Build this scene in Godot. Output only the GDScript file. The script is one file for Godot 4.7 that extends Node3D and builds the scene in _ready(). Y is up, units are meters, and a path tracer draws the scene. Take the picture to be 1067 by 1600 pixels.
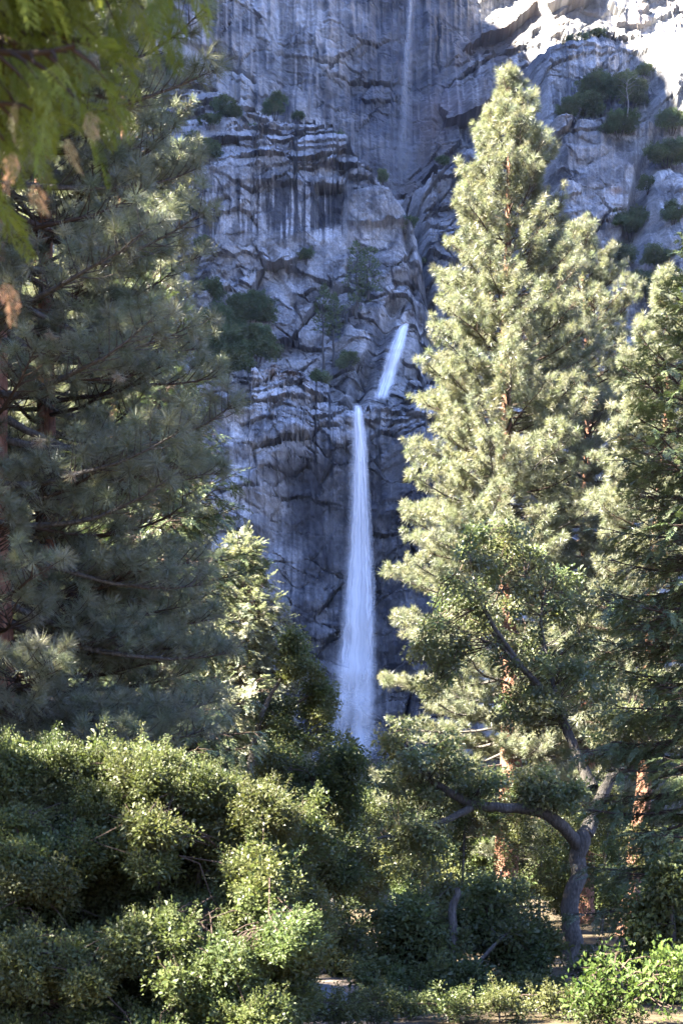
extends Node3D

# ---------------------------------------------------------------- scale of the place
# The falls stand about 420 m from the camera. Design coordinates (u, v) below are positions on an upright survey
# plane of a given distance; at() turns them into metres.
const F := 2198.0
const CX := 533.5
const HY := 1380.0
const EYE := 1.65
const SUN_TO := Vector3(-0.68, 0.65, 0.30)

var rng := RandomNumberGenerator.new()
var M := {}
var names := {}
var n_big := FastNoiseLite.new()
var n_mid := FastNoiseLite.new()
var n_fine := FastNoiseLite.new()
var n_ridge := FastNoiseLite.new()
var n_cell := FastNoiseLite.new()
var n_edge := FastNoiseLite.new()
var n_st := FastNoiseLite.new()
var n_vol := FastNoiseLite.new()


func at(u: float, v: float, d: float) -> Vector3:
	return Vector3((u - CX) / F * d, EYE + (HY - v) / F * d, -d)


func ss(a: float, b: float, x: float) -> float:
	var t := clampf((x - a) / (b - a), 0.0, 1.0)
	return t * t * (3.0 - 2.0 * t)


func bump(x: float, c: float, w: float) -> float:
	var t := (x - c) / w
	return exp(-t * t)


func line_at(pts: Array, x: float) -> float:
	if x <= pts[0][0]:
		return pts[0][1]
	for i in range(1, pts.size()):
		if x <= pts[i][0]:
			return lerpf(pts[i - 1][1], pts[i][1], (x - pts[i - 1][0]) / (pts[i][0] - pts[i - 1][0]))
	return pts[-1][1]


func numbered(called: String) -> String:
	names[called] = names.get(called, 0) + 1
	return called if names[called] == 1 else "%s_%03d" % [called, names[called] - 1]


func thing(called: String, label: String, category: String, where := Vector3.ZERO, group := "") -> Node3D:
	var o := Node3D.new()
	o.name = numbered(called)
	add_child(o)
	o.position = where
	o.set_meta("label", label)
	o.set_meta("category", category)
	if group:
		o.set_meta("group", group)
	return o


func part(called: String, mesh: Mesh, m: Material, parent: Node3D) -> MeshInstance3D:
	var o := MeshInstance3D.new()
	o.name = called
	o.mesh = mesh
	o.material_override = m
	parent.add_child(o, true)
	return o


func structure(called: String, mesh: Mesh, m: Material) -> MeshInstance3D:
	var o := part(called, mesh, m, self)
	o.set_meta("kind", "structure")
	return o


func grid_mesh(pos: PackedVector3Array, col: PackedColorArray, nc: int, nr: int, smooth := true) -> ArrayMesh:
	var idx := PackedInt32Array()
	idx.resize((nc - 1) * (nr - 1) * 6)
	var nor := PackedVector3Array()
	nor.resize(pos.size())
	var k := 0
	for j in nr - 1:
		for i in nc - 1:
			var a := j * nc + i
			idx[k] = a
			idx[k + 1] = a + nc
			idx[k + 2] = a + 1
			idx[k + 3] = a + 1
			idx[k + 4] = a + nc
			idx[k + 5] = a + nc + 1
			k += 6
	for j in (nr if smooth else 0):
		var j0 := maxi(j - 1, 0) * nc
		var j1 := mini(j + 1, nr - 1) * nc
		for i in nc:
			var du := pos[j * nc + mini(i + 1, nc - 1)] - pos[j * nc + maxi(i - 1, 0)]
			var dv := pos[j1 + i] - pos[j0 + i]
			nor[j * nc + i] = du.cross(dv).normalized()
	var arr := []
	arr.resize(Mesh.ARRAY_MAX)
	arr[Mesh.ARRAY_VERTEX] = pos
	if smooth:
		arr[Mesh.ARRAY_NORMAL] = nor
	if col.size():
		arr[Mesh.ARRAY_COLOR] = col
	arr[Mesh.ARRAY_INDEX] = idx
	var me := ArrayMesh.new()
	me.add_surface_from_arrays(Mesh.PRIMITIVE_TRIANGLES, arr)
	return me


func noise_set(n: FastNoiseLite, s: int, type: int, freq: float, oct: int) -> void:
	n.seed = s
	n.noise_type = type
	n.frequency = freq
	n.fractal_type = FastNoiseLite.FRACTAL_FBM if oct > 1 else FastNoiseLite.FRACTAL_NONE
	n.fractal_octaves = oct


func noise_tex(freq: float, oct: int, c0: Color, c1: Color, c2: Color, type := FastNoiseLite.TYPE_SIMPLEX_SMOOTH, s := 3) -> NoiseTexture2D:
	var n := FastNoiseLite.new()
	noise_set(n, s, type, freq, oct)
	var t := NoiseTexture2D.new()
	t.width = 512
	t.height = 512
	t.seamless = true
	t.noise = n
	var g := Gradient.new()
	g.set_color(0, c0)
	g.set_color(1, c2)
	g.add_point(0.5, c1)
	t.color_ramp = g
	return t


func mat(called: String, c: Color, rough := 0.9, spec := 0.3, vc := false) -> StandardMaterial3D:
	var m := StandardMaterial3D.new()
	m.resource_name = called
	m.albedo_color = c.linear_to_srgb()
	m.roughness = rough
	m.metallic_specular = spec
	m.vertex_color_use_as_albedo = vc
	M[called] = m
	return m


func leaf_mat(called: String, c: Color, back: float, rough := 0.5, spec := 0.4) -> void:
	var m := mat(called, c, rough, spec, true)
	m.backlight_enabled = true
	m.backlight = Color(back * 0.95, back, back * 0.7).linear_to_srgb()
	m.cull_mode = BaseMaterial3D.CULL_DISABLED


func bark_mat(called: String, c0: Color, c1: Color, c2: Color, scale: Vector3, relief: float) -> void:
	var m := mat(called, Color.WHITE, 0.95, 0.2)
	m.albedo_texture = noise_tex(0.02, 4, c0.linear_to_srgb(), c1.linear_to_srgb(), c2.linear_to_srgb())
	m.uv1_triplanar = true
	m.uv1_scale = scale
	m.heightmap_enabled = true
	m.heightmap_texture = noise_tex(0.03, 4, Color.BLACK, Color(0.6, 0.6, 0.6), Color.WHITE, FastNoiseLite.TYPE_CELLULAR, 8)
	m.heightmap_scale = relief


func _ready() -> void:
	rng.seed = 77
	setup_camera_and_light()
	setup_noise()
	setup_materials()
	build_cliffs()
	build_water()
	build_ground()
	build_cliff_plants()
	build_forest()
	print("done ", Time.get_ticks_msec())


func setup_camera_and_light() -> void:
	var cam := Camera3D.new()
	cam.name = "camera"
	add_child(cam)
	cam.position = Vector3(0, EYE, 0)
	var lens := CameraAttributesPhysical.new()
	lens.frustum_near = 0.1
	lens.frustum_far = 8000.0
	lens.frustum_focal_length = 50.0
	lens.frustum_focus_distance = 60.0
	lens.exposure_aperture = 4.5
	cam.attributes = lens
	cam.set_frustum(0.1 * 1600.0 / F, Vector2(0, 0.1 * (HY - 800.0) / F), 0.1, 8000.0)
	cam.current = true
	var sun := DirectionalLight3D.new()
	sun.name = "sun"
	add_child(sun)
	sun.look_at_from_position(SUN_TO, Vector3.ZERO, Vector3.UP)
	sun.light_energy = 1.6
	sun.light_color = Color(1.0, 0.965, 0.90)
	sun.light_angular_distance = 0.5
	sun.shadow_enabled = true
	var sky := ProceduralSkyMaterial.new()
	sky.sky_top_color = Color(0.37, 0.49, 0.765)
	sky.sky_horizon_color = Color(0.63, 0.72, 0.895)
	sky.sky_curve = 0.18
	sky.ground_bottom_color = Color(0.2, 0.19, 0.15)
	sky.ground_horizon_color = Color(0.35, 0.36, 0.34)
	sky.sun_angle_max = 1.0
	var e := Environment.new()
	e.background_mode = Environment.BG_SKY
	e.sky = Sky.new()
	e.sky.sky_material = sky
	e.background_energy_multiplier = 0.295
	e.tonemap_mode = Environment.TONE_MAPPER_LINEAR
	e.tonemap_exposure = 22.0
	e.sdfgi_enabled = true
	e.ssao_enabled = true
	e.ssil_enabled = true
	e.fog_enabled = true
	e.fog_density = 0.000025
	e.fog_light_color = Color(0.72, 0.82, 1.0)
	var we := WorldEnvironment.new()
	we.name = "environment"
	we.environment = e
	add_child(we)


func setup_noise() -> void:
	noise_set(n_big, 11, FastNoiseLite.TYPE_SIMPLEX_SMOOTH, 0.02, 3)
	noise_set(n_mid, 12, FastNoiseLite.TYPE_SIMPLEX_SMOOTH, 0.09, 3)
	noise_set(n_fine, 13, FastNoiseLite.TYPE_SIMPLEX, 0.45, 3)
	noise_set(n_ridge, 14, FastNoiseLite.TYPE_SIMPLEX_SMOOTH, 0.07, 3)
	n_ridge.fractal_type = FastNoiseLite.FRACTAL_RIDGED
	noise_set(n_cell, 15, FastNoiseLite.TYPE_CELLULAR, 1.0, 1)
	n_cell.cellular_return_type = FastNoiseLite.RETURN_CELL_VALUE
	noise_set(n_edge, 15, FastNoiseLite.TYPE_CELLULAR, 1.0, 1)
	n_edge.cellular_return_type = FastNoiseLite.RETURN_DISTANCE2_SUB
	noise_set(n_st, 16, FastNoiseLite.TYPE_SIMPLEX, 1.0, 3)
	noise_set(n_vol, 17, FastNoiseLite.TYPE_SIMPLEX, 1.0, 2)


func setup_materials() -> void:
	var r := mat("granite", Color.WHITE, 0.85, 0.35, true)
	r.albedo_texture = noise_tex(0.03, 4, Color(0.72, 0.72, 0.72), Color(0.88, 0.88, 0.88), Color(1, 1, 1))
	r.uv1_triplanar = true
	r.uv1_world_triplanar = true
	r.uv1_scale = Vector3(0.11, 0.11, 0.11)
	var w := mat("water", Color(0.95, 0.94, 0.92), 0.7, 0.3, true)
	w.transparency = BaseMaterial3D.TRANSPARENCY_ALPHA
	var g := mat("soil", Color.WHITE, 0.95, 0.2, true)
	g.albedo_texture = noise_tex(0.02, 5, Color(0.6, 0.58, 0.55), Color(0.8, 0.78, 0.75), Color(1, 1, 1))
	g.uv1_triplanar = true
	g.uv1_world_triplanar = true
	g.uv1_scale = Vector3(0.4, 0.4, 0.4)
	bark_mat("pine_bark", Color(0.05, 0.03, 0.025), Color(0.17, 0.085, 0.055), Color(0.32, 0.18, 0.12), Vector3(1.2, 0.35, 1.2), 3.0)
	bark_mat("dark_bark", Color(0.03, 0.028, 0.025), Color(0.075, 0.068, 0.06), Color(0.16, 0.145, 0.125), Vector3(2.0, 0.7, 2.0), 2.0)
	mat("twig", Color(0.055, 0.04, 0.032), 0.9, 0.2)
	mat("dead_wood", Color(0.24, 0.22, 0.19), 0.9, 0.2)
	leaf_mat("needle", Color(0.158, 0.168, 0.112), 0.9, 0.4, 0.5)
	leaf_mat("fir_needle", Color(0.08, 0.105, 0.045), 0.35, 0.5, 0.4)
	leaf_mat("oak_leaf", Color(0.068, 0.083, 0.031), 0.8, 0.45, 0.4)
	leaf_mat("cedar_leaf", Color(0.16, 0.195, 0.035), 0.9, 0.5, 0.3)
	leaf_mat("pale_oak_leaf", Color(0.12, 0.14, 0.068), 0.9, 0.4, 0.5)
	leaf_mat("maple_leaf", Color(0.062, 0.1, 0.027), 0.9, 0.5, 0.3)
	leaf_mat("dead_leaf", Color(0.13, 0.055, 0.025), 0.6, 0.7, 0.2)
	leaf_mat("far_leaf", Color(0.12, 0.15, 0.07), 0.5, 0.6, 0.3)


# ---------------------------------------------------------------- cliffs
# returns relief in metres (towards the viewer) of jointed granite at x, y metres
func rock(x: float, y: float, s: float, vert: float, block: float) -> float:
	x += s * 137.0
	var wx := x + 2.0 * n_mid.get_noise_2d(x * 0.5, y * 0.5)
	var wy := y + 2.0 * n_mid.get_noise_2d(x * 0.5 + 71.0, y * 0.5 + 31.0)
	var h := 4.0 * n_big.get_noise_2d(x, y * 0.8)
	block *= clampf(0.6 + 1.5 * n_big.get_noise_2d(x * 1.1 + 900.0, y * 1.4), 0.12, 1.35)
	# three sizes of joint-bounded block, the smaller ones inside the larger
	var ax := wx * 0.045 + wy * 0.010
	var ay := wy * 0.085 - wx * 0.018
	var bx := wx * 0.12 + wy * 0.02 + 40.0
	var by := wy * 0.20 + wx * 0.03
	var c1 := n_cell.get_noise_2d(ax, ay)
	var c2 := n_cell.get_noise_2d(bx, by)
	h += block * (3.8 * c1 + 1.6 * c2 + 0.5 * n_cell.get_noise_2d(wx * 0.33 + 9.0, wy * 0.5))
	# each block face leans its own way
	h += block * 0.10 * (c1 * 40.0 * sin(ay * 6.0 + c1 * 9.0) * 0.35 + c2 * 12.0 * sin(bx * 5.0 + c2 * 7.0) * 0.4)
	h -= block * 4.0 * ss(-0.25, 0.25, n_mid.get_noise_2d(x * 0.5, y * 0.5 + 200.0)) * (1.0 - ss(0.0, 0.06, n_edge.get_noise_2d(ax, ay) + 1.0))
	h -= block * 1.9 * ss(-0.1, 0.35, n_mid.get_noise_2d(x * 0.7, y * 0.7 + 400.0)) * (1.0 - ss(0.0, 0.09, n_edge.get_noise_2d(bx, by) + 1.0))
	h += vert * 2.2 * n_ridge.get_noise_2d(x * 1.9, y * 0.22)
	h += vert * 0.9 * n_mid.get_noise_2d(x * 4.0 + 90.0, y * 0.35)
	h += 0.32 * n_fine.get_noise_2d(x * 0.7, y * 0.9)
	h += 0.5 * n_mid.get_noise_2d(x * 1.6 - 50.0, y * 1.8)
	return h


func granite(x: float, y: float, s: float, streak: float, white: float) -> Color:
	x += s * 211.0
	var b := n_big.get_noise_2d(x * 1.3 + 300.0, y * 1.1)
	var c := Color(0.30, 0.295, 0.285).lerp(Color(0.43, 0.41, 0.385), clampf(0.5 + b, 0, 1))
	var wx := x - s * 74.0
	c *= 1.0 + 0.38 * n_cell.get_noise_2d(wx * 0.12 + y * 0.02 + 40.0, y * 0.20 + wx * 0.03) + 0.22 * n_cell.get_noise_2d(wx * 0.045 + y * 0.010, y * 0.085 - wx * 0.018)
	var p := n_mid.get_noise_2d(x * 0.9 + 500.0, y * 0.7)
	c = c.lerp(Color(0.47, 0.435, 0.39), ss(0.12, 0.5, p) * 0.55)
	c = c.lerp(Color(0.09, 0.09, 0.095), ss(0.1, 0.35, -p) * 0.65)
	if streak > 0.0:
		var q := 0.75 * n_st.get_noise_2d(x * 0.20, y * 0.010) + 0.55 * n_st.get_noise_2d(x * 0.06 + 5.0, y * 0.008) + 0.3 * n_st.get_noise_2d(x * 0.75 + 20.0, y * 0.03) - 0.25 * n_mid.get_noise_2d(x * 0.8, y * 0.8)
		c = c.lerp(Color(0.045, 0.045, 0.05), ss(0.02, 0.3, q + (streak - 0.6) * 0.5) * minf(streak, 1.0) * 0.9)
	if white > 0.0:
		var q := n_st.get_noise_2d(x * 0.4 + 700.0, y * 0.016)
		c = c.lerp(Color(0.58, 0.56, 0.54), ss(0.28, 0.5, q) * white)
	var f := n_fine.get_noise_2d(x * 1.7 + 33.0, y * 1.7)
	return c * (1.0 + 0.4 * f)


func cliff(called: String, d: float, us: PackedFloat32Array, top: Array, v1: float, dv: float, relief: Callable, tint: Callable, back := 60.0) -> Dictionary:
	var vmin := 1e9
	for p in top:
		vmin = minf(vmin, p[1])
	var nr := int((v1 - vmin) / dv) + 1
	var cap := 6
	var nc := us.size()
	var pos := PackedVector3Array()
	var col := PackedColorArray()
	pos.resize(nc * (nr + cap))
	col.resize(nc * (nr + cap))
	for i in nc:
		var u := us[i]
		var vt := line_at(top, u) + 3.0 * n_fine.get_noise_1d(u * 0.6) + 5.0 * n_mid.get_noise_1d(u * 0.8 + d)
		var x := (u - CX) / F * d
		var want := vt
		for k in 6:
			var hh: float = relief.call(u, vt, x, EYE + (HY - vt) / F * d, 6.0)
			vt = lerpf(vt, HY - (HY - want) * (d - hh) / d, 0.7)
		for j in nr:
			var v := lerpf(v1, vt, float(j) / (nr - 1))
			var y := EYE + (HY - v) / F * d
			var h: float = relief.call(u, v, x, y, v - vt)
			pos[j * nc + i] = Vector3(x, y, -(d - h))
			col[j * nc + i] = tint.call(u, v, x, y, v - vt)
		var last := pos[(nr - 1) * nc + i]
		for k in cap:
			var t := pow(float(k + 1) / cap, 1.6)
			pos[(nr + k) * nc + i] = last + Vector3(0, 3.0 * sqrt(t) + n_mid.get_noise_2d(u, k * 20.0), -back * t)
			col[(nr + k) * nc + i] = col[(nr - 1) * nc + i]
	structure(called, grid_mesh(pos, col, nc, nr + cap, false), M.granite)
	return {"d": d, "relief": relief, "top": top}


func surf(c: Dictionary, u: float, v: float) -> Vector3:
	var d: float = c.d
	var x := (u - CX) / F * d
	var y := EYE + (HY - v) / F * d
	var h: float = c.relief.call(u, v, x, y, maxf(0.0, v - line_at(c.top, u)))
	return Vector3(x, y, -(d - h))


# the point of a cliff that stands in the direction (u, v)
func seen(c: Dictionary, u: float, v: float) -> Vector3:
	var p := Vector3.ZERO
	var d: float = c.d
	for k in 5:
		p = surf(c, CX + (u - CX) * d / c.d, HY - (HY - v) * d / c.d)
		d = lerpf(d, -p.z, 0.8)
	return p


func columns(a: float, b: float, fine: float, lo: float, hi: float) -> PackedFloat32Array:
	var r := PackedFloat32Array()
	var u := lo
	while u < a:
		r.append(u)
		u += 12.0
	u = a
	while u < b:
		r.append(u)
		u += fine
	while u <= hi:
		r.append(u)
		u += 12.0
	return r


var lower := {}
var middle := {}
var gully := {}
var east := {}
var upper := {}


func build_cliffs() -> void:
	# ---- lower wall with the alcove the fall drops through
	var lower_top := [[-300, 560], [100, 600], [250, 592], [340, 600], [385, 590], [430, 566], [470, 578], [505, 592], [516, 606], [521, 628], [548, 635], [572, 635], [618, 630], [634, 622], [652, 600], [700, 588], [760, 560], [900, 556], [1100, 540], [1500, 500]]
	var lower_relief := func(u: float, v: float, x: float, y: float, under: float) -> float:
		var h := (v - 640.0) * 0.026
		var edge := 468.0 - 0.42 * (v - 680.0) * ss(680.0, 700.0, v) + 0.55 * maxf(v - 850.0, 0.0)
		edge = maxf(edge, 385.0)
		h += 11.0 * (1.0 - ss(edge - 14.0, edge + 30.0, u + 12.0 * n_mid.get_noise_2d(y * 0.8, 3.0)))
		h += 9.0 * ss(596.0, 640.0, u + 10.0 * n_mid.get_noise_2d(y, 40.0)) * ss(620.0, 700.0, v)
		h -= 5.0 * bump(u, 505.0, 60.0) * ss(700.0, 860.0, v)
		h += 3.5 * bump(u, 520.0, 26.0) * bump(v, 690.0, 45.0)
		# blocky shelves at the lip
		h -= maxf(0.0, 664.0 - v) * 0.13 * (1.0 - 0.6 * bump(u, 570.0, 30.0))
		var step := n_cell.get_noise_2d(u * 0.035, v * 0.09 + u * 0.01)
		h += step * 2.6 * ss(700.0, 640.0, v)
		h -= 4.0 * exp(-under / 5.0)
		var fins := ss(585.0, 605.0, u) * ss(760.0, 900.0, v)
		return h + rock(x, y, 0.0, 0.55 + 0.7 * fins, 1.0)
	var lower_tint := func(u: float, v: float, x: float, y: float, under: float) -> Color:
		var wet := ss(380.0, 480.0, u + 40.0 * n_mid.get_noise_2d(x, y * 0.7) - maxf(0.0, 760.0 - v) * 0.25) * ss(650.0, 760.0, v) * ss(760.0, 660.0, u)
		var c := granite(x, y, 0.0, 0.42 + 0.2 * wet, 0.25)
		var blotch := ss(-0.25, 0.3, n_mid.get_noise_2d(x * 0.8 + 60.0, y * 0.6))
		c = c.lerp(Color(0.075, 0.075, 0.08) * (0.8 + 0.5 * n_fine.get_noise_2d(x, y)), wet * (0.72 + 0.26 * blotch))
		c = c.lerp(Color(0.34, 0.24, 0.17), 0.75 * ss(604.0, 590.0, v + 8.0 * n_mid.get_noise_2d(x * 2.0, y * 2.0)) * ss(345.0, 365.0, u) * ss(478.0, 455.0, u) * ss(-0.1, 0.2, n_mid.get_noise_2d(x * 1.5, y * 3.0)))
		return c
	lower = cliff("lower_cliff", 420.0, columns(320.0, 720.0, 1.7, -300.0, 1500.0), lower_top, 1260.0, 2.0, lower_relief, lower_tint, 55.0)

	# ---- middle buttress: streaked face under a sloping crest
	var mid_top := [[-400, 60], [60, 110], [215, 128], [300, 122], [345, 148], [385, 166], [420, 184], [480, 186], [520, 196], [545, 215], [556, 240], [580, 264], [596, 285], [612, 298], [630, 320], [642, 346], [650, 372], [660, 410], [672, 470], [690, 560], [720, 640]]
	var mid_relief := func(u: float, v: float, x: float, y: float, under: float) -> float:
		var h := 0.0
		var brow := 252.0 + 12.0 * n_mid.get_noise_2d(u * 0.12, 8.0)
		h -= maxf(0.0, brow - v) * 0.18
		# ledges on the sloping crown
		h += 3.0 * n_cell.get_noise_2d(u * 0.011 + v * 0.01, v * 0.07 + 3.0) * ss(290.0, 240.0, v)
		# overhanging lip and the recess with pale streaks
		var lip := ss(286.0, 292.0, v) * ss(400.0, 345.0, v)
		h -= 6.0 * lip * ss(486.0, 496.0, u) * ss(545.0, 530.0, u)
		h -= 2.2 * lip * ss(330.0, 420.0, u) * ss(500.0, 480.0, u)
		# rounded lobe on the right
		h += 5.0 * bump(u, 598.0, 42.0) * ss(285.0, 305.0, v) * ss(362.0, 352.0, v)
		# foot of the streaked face steps out in broken slabs
		var foot := 392.0 - 40.0 * ss(400.0, 540.0, u)
		h += 5.0 * ss(foot - 3.0, foot + 4.0, v + 5.0 * n_mid.get_noise_2d(u * 0.4, 55.0))
		h += (v - 400.0) * 0.05 * ss(390.0, 420.0, v)
		h += 3.5 * ss(398.0, 403.0, v + 0.12 * (u - 600.0)) * ss(520.0, 545.0, u)
		h -= 5.0 * bump(u - (v - 360.0) * 0.12, 632.0, 6.0) * ss(350.0, 380.0, v)
		h -= 3.0 * bump(u - 0.4 * (v - 400.0), 420.0, 7.0) * ss(370.0, 400.0, v) * ss(520.0, 480.0, v)
		# slab beside the cascade
		h += 12.0 * ss(500.0, 600.0, v) * bump(u, 575.0, 60.0)
		h -= 9.0 * bump(u, 612.0 - 0.35 * (v - 510.0), 13.0) * ss(490.0, 510.0, v)
		h -= 30.0 * ss(640.0, 690.0, u)
		h -= 5.0 * exp(-under / 6.0)
		var slabs := ss(340.0, 420.0, v)
		return h + rock(x, y, 1.0, 0.35 * (1.0 - slabs), 0.75 + 0.4 * slabs)
	var mid_tint := func(u: float, v: float, x: float, y: float, under: float) -> Color:
		var face := ss(262.0, 300.0, v + 14.0 * n_mid.get_noise_2d(u * 0.3, 9.0)) * ss(408.0, 370.0, v + 0.09 * (u - 400.0)) * ss(562.0, 530.0, u)
		var c := granite(x, y, 1.0, 0.3 + 0.6 * face, 0.15 + 0.6 * face)
		var pale := ss(356.0, 372.0, v) * ss(330.0, 300.0, u - 120.0 + 30.0 * n_mid.get_noise_2d(x, y)) * ss(430.0, 410.0, v)
		c = c.lerp(Color(0.46, 0.42, 0.37) * (0.9 + 0.4 * n_fine.get_noise_2d(x, y)), pale * 0.5)
		var dark := ss(494.0, 500.0, u) * ss(538.0, 530.0, u) * ss(288.0, 292.0, v) * ss(350.0, 338.0, v)  # shade of the recess under the lip, painted into the rock
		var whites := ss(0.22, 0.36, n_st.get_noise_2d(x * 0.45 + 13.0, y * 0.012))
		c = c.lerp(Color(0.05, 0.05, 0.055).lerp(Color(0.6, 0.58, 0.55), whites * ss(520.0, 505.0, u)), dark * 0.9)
		c = c.lerp(Color(0.42, 0.38, 0.34), 0.35 * ss(250.0, 225.0, v))
		return c
	middle = cliff("middle_cliff", 500.0, columns(205.0, 700.0, 1.7, -400.0, 720.0), mid_top, 720.0, 1.8, mid_relief, mid_tint, 90.0)

	# ---- slabs climbing to the right of the gully
	var gully_top := [[600, 330], [640, 300], [660, 288], [682, 264], [740, 226], [780, 190], [840, 140], [900, 100], [1100, 60]]
	var gully_relief := func(u: float, v: float, x: float, y: float, under: float) -> float:
		var h := (v - 300.0) * 0.06
		h -= 26.0 * ss(668.0, 630.0, u - 0.06 * (v - 300.0))
		# diagonal slabs
		var q := v + 0.75 * (u - 700.0)
		h += 4.0 * n_cell.get_noise_2d(q * 0.022, (u - 0.5 * v) * 0.012)
		h -= 2.5 * (1.0 - ss(0.0, 0.12, n_edge.get_noise_2d(q * 0.022, (u - 0.5 * v) * 0.012) + 1.0))
		h -= 5.0 * exp(-under / 6.0)
		return h + rock(x, y, 2.0, 0.3, 0.8)
	var gully_tint := func(u: float, v: float, x: float, y: float, under: float) -> Color:
		return granite(x, y, 2.0, 0.35, 0.1).lerp(Color(0.2, 0.2, 0.205), 0.3)
	gully = cliff("gully_slabs", 530.0, columns(625.0, 860.0, 2.0, 600.0, 1100.0), gully_top, 720.0, 2.0, gully_relief, gully_tint, 120.0)

	# ---- east wall with the sunlit shelf on its top
	var east_top := [[820, 200], [838, 150], [846, 110], [862, 84], [885, 66], [930, 56], [1000, 50], [1067, 46], [1300, 30], [1600, 10]]
	var east_relief := func(u: float, v: float, x: float, y: float, under: float) -> float:
		var h := (v - 200.0) * 0.05
		h -= 50.0 * pow(1.0 - ss(815.0, 900.0, u), 2.0)
		# upper fluted band, tree shelf, then the main pillar
		h -= maxf(0.0, 176.0 - v) * 0.02 + 14.0 * ss(185.0, 165.0, v - 0.1 * (u - 900.0)) * ss(1075.0, 1000.0, u)
		h += 9.0 * ss(968.0, 1000.0, u - 0.55 * (230.0 - v)) * ss(230.0, 120.0, v)
		h += 10.0 * ss(985.0, 1040.0, u) * ss(240.0, 300.0, v - 0.4 * (u - 1000.0))
		h -= 9.0 * bump(u - 0.25 * (300.0 - v), 998.0, 12.0) * ss(215.0, 260.0, v) * ss(440.0, 380.0, v)
		h -= 12.0 * ss(330.0, 420.0, v) * bump(u, 950.0, 60.0) * 0.4
		h -= 4.0 * exp(-under / 6.0)
		var flute := ss(60.0, 80.0, v) * ss(180.0, 150.0, v)
		return h + rock(x, y, 3.0, 0.7 + 0.7 * flute, 0.8)
	var east_tint := func(u: float, v: float, x: float, y: float, under: float) -> Color:
		var flute := ss(64.0, 84.0, v) * ss(180.0, 150.0, v)
		var c := granite(x, y, 3.0, 0.28 + 0.4 * flute, 0.2)
		return c.lerp(Color(0.42, 0.25, 0.14), 0.8 * bump(u, 958.0, 9.0) * bump(v, 309.0, 6.0))
	east = cliff("east_cliff", 480.0, columns(820.0, 1090.0, 1.8, 800.0, 1600.0), east_top, 720.0, 1.9, east_relief, east_tint, 70.0)

	# ---- great headwall far behind, catching the sun on its right shoulder
	var up_top := [[-900, -700], [200, -640], [900, -560], [1000, -520], [1900, -500]]
	var up_relief := func(u: float, v: float, x: float, y: float, under: float) -> float:
		var h := 30.0 * ss(420.0, 100.0, u) + 90.0 * ss(250.0, -700.0, u)
		# alcove swinging round to the right
		var e := u + 0.42 * v - 745.0
		h += 42.0 * ss(0.0, 190.0, e) + 30.0 * ss(100.0, 500.0, e) + 9.0 * n_cell.get_noise_2d(u * 0.02 + v * 0.008, v * 0.03) * ss(0.0, 40.0, e)
		var q := v - 0.72 * (u - 660.0)
		h += 6.0 * ss(-4.0, 4.0, q - 20.0 + 8.0 * n_mid.get_noise_2d(u * 0.2, 4.0)) * ss(655.0, 675.0, u) * ss(830.0, 780.0, u)
		h -= 4.0 * bump(u, 684.0 + 5.0 * n_mid.get_noise_2d(v * 0.4, 1.0), 2.5) * ss(20.0, 40.0, v) * ss(130.0, 110.0, v)
		# fresh scar with a diagonal crack
		var su := CX + (u - CX) / 0.99
		var sv := HY - (HY - v) / 0.99
		var crack := sv - 75.0 - 0.72 * (su - 338.0)
		h -= 7.0 * exp(-absf(crack) / 3.0) * ss(334.0, 342.0, su) * ss(402.0, 394.0, su)
		h -= 4.0 * ss(66.0, 70.0, sv - 0.1 * (su - 280.0)) * ss(376.0, 366.0, su) * ss(262.0, 268.0, su)
		return h + 1.6 * rock(x * 0.6, y * 0.6, 4.0, 0.7, 0.5)
	var up_tint := func(u: float, v: float, x: float, y: float, under: float) -> Color:
		var c := granite(x * 0.6, y * 0.6, 4.0, 0.55, 0.45)
		var wet := ss(480.0, 600.0, u + 50.0 * n_mid.get_noise_2d(x * 0.3, y * 0.3)) * ss(745.0, 690.0, u)
		c = c.lerp(Color(0.10, 0.10, 0.11) * (1.0 + 0.5 * n_mid.get_noise_2d(x * 0.7, y * 1.2)), wet * 0.8)
		var su := CX + (u - CX) / 0.99
		var sv := HY - (HY - v) / 0.99
		var scar := ss(262.0, 268.0, su) * ss(396.0, 388.0, su) * ss(62.0, 67.0, sv - 0.72 * maxf(0.0, su - 338.0) - 14.0 * ss(300.0, 306.0, su) * ss(345.0, 338.0, su) + 6.0 * n_fine.get_noise_1d(su * 0.3))
		c = c.lerp(Color(0.46, 0.45, 0.43) * (0.95 + 0.2 * n_st.get_noise_2d(x * 0.12, y * 0.004)), scar * 0.92)
		c = c.lerp(Color(0.2, 0.165, 0.14), 0.75 * ss(735.0, 760.0, u + 0.4 * v) * ss(-0.3, 0.3, n_mid.get_noise_2d(x * 0.4, y * 0.3)))  # warm rock hue, painted darker to offset the glare of the sun here
		c = c.lerp(Color(0.36, 0.28, 0.25), 0.5 * bump(u, 690.0, 40.0) * bump(v, 190.0, 35.0))
		return c
	upper = cliff("upper_headwall", 800.0, columns(205.0, 1085.0, 2.6, -900.0, 1900.0), up_top, 460.0, 2.5, up_relief, up_tint, 300.0)
	print("cliffs ", Time.get_ticks_msec())

	# ---- canyon wall west of the picture, which keeps the sun off the falls
	var nc := 40
	var nr := 16
	var pos := PackedVector3Array()
	var col := PackedColorArray()
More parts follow.
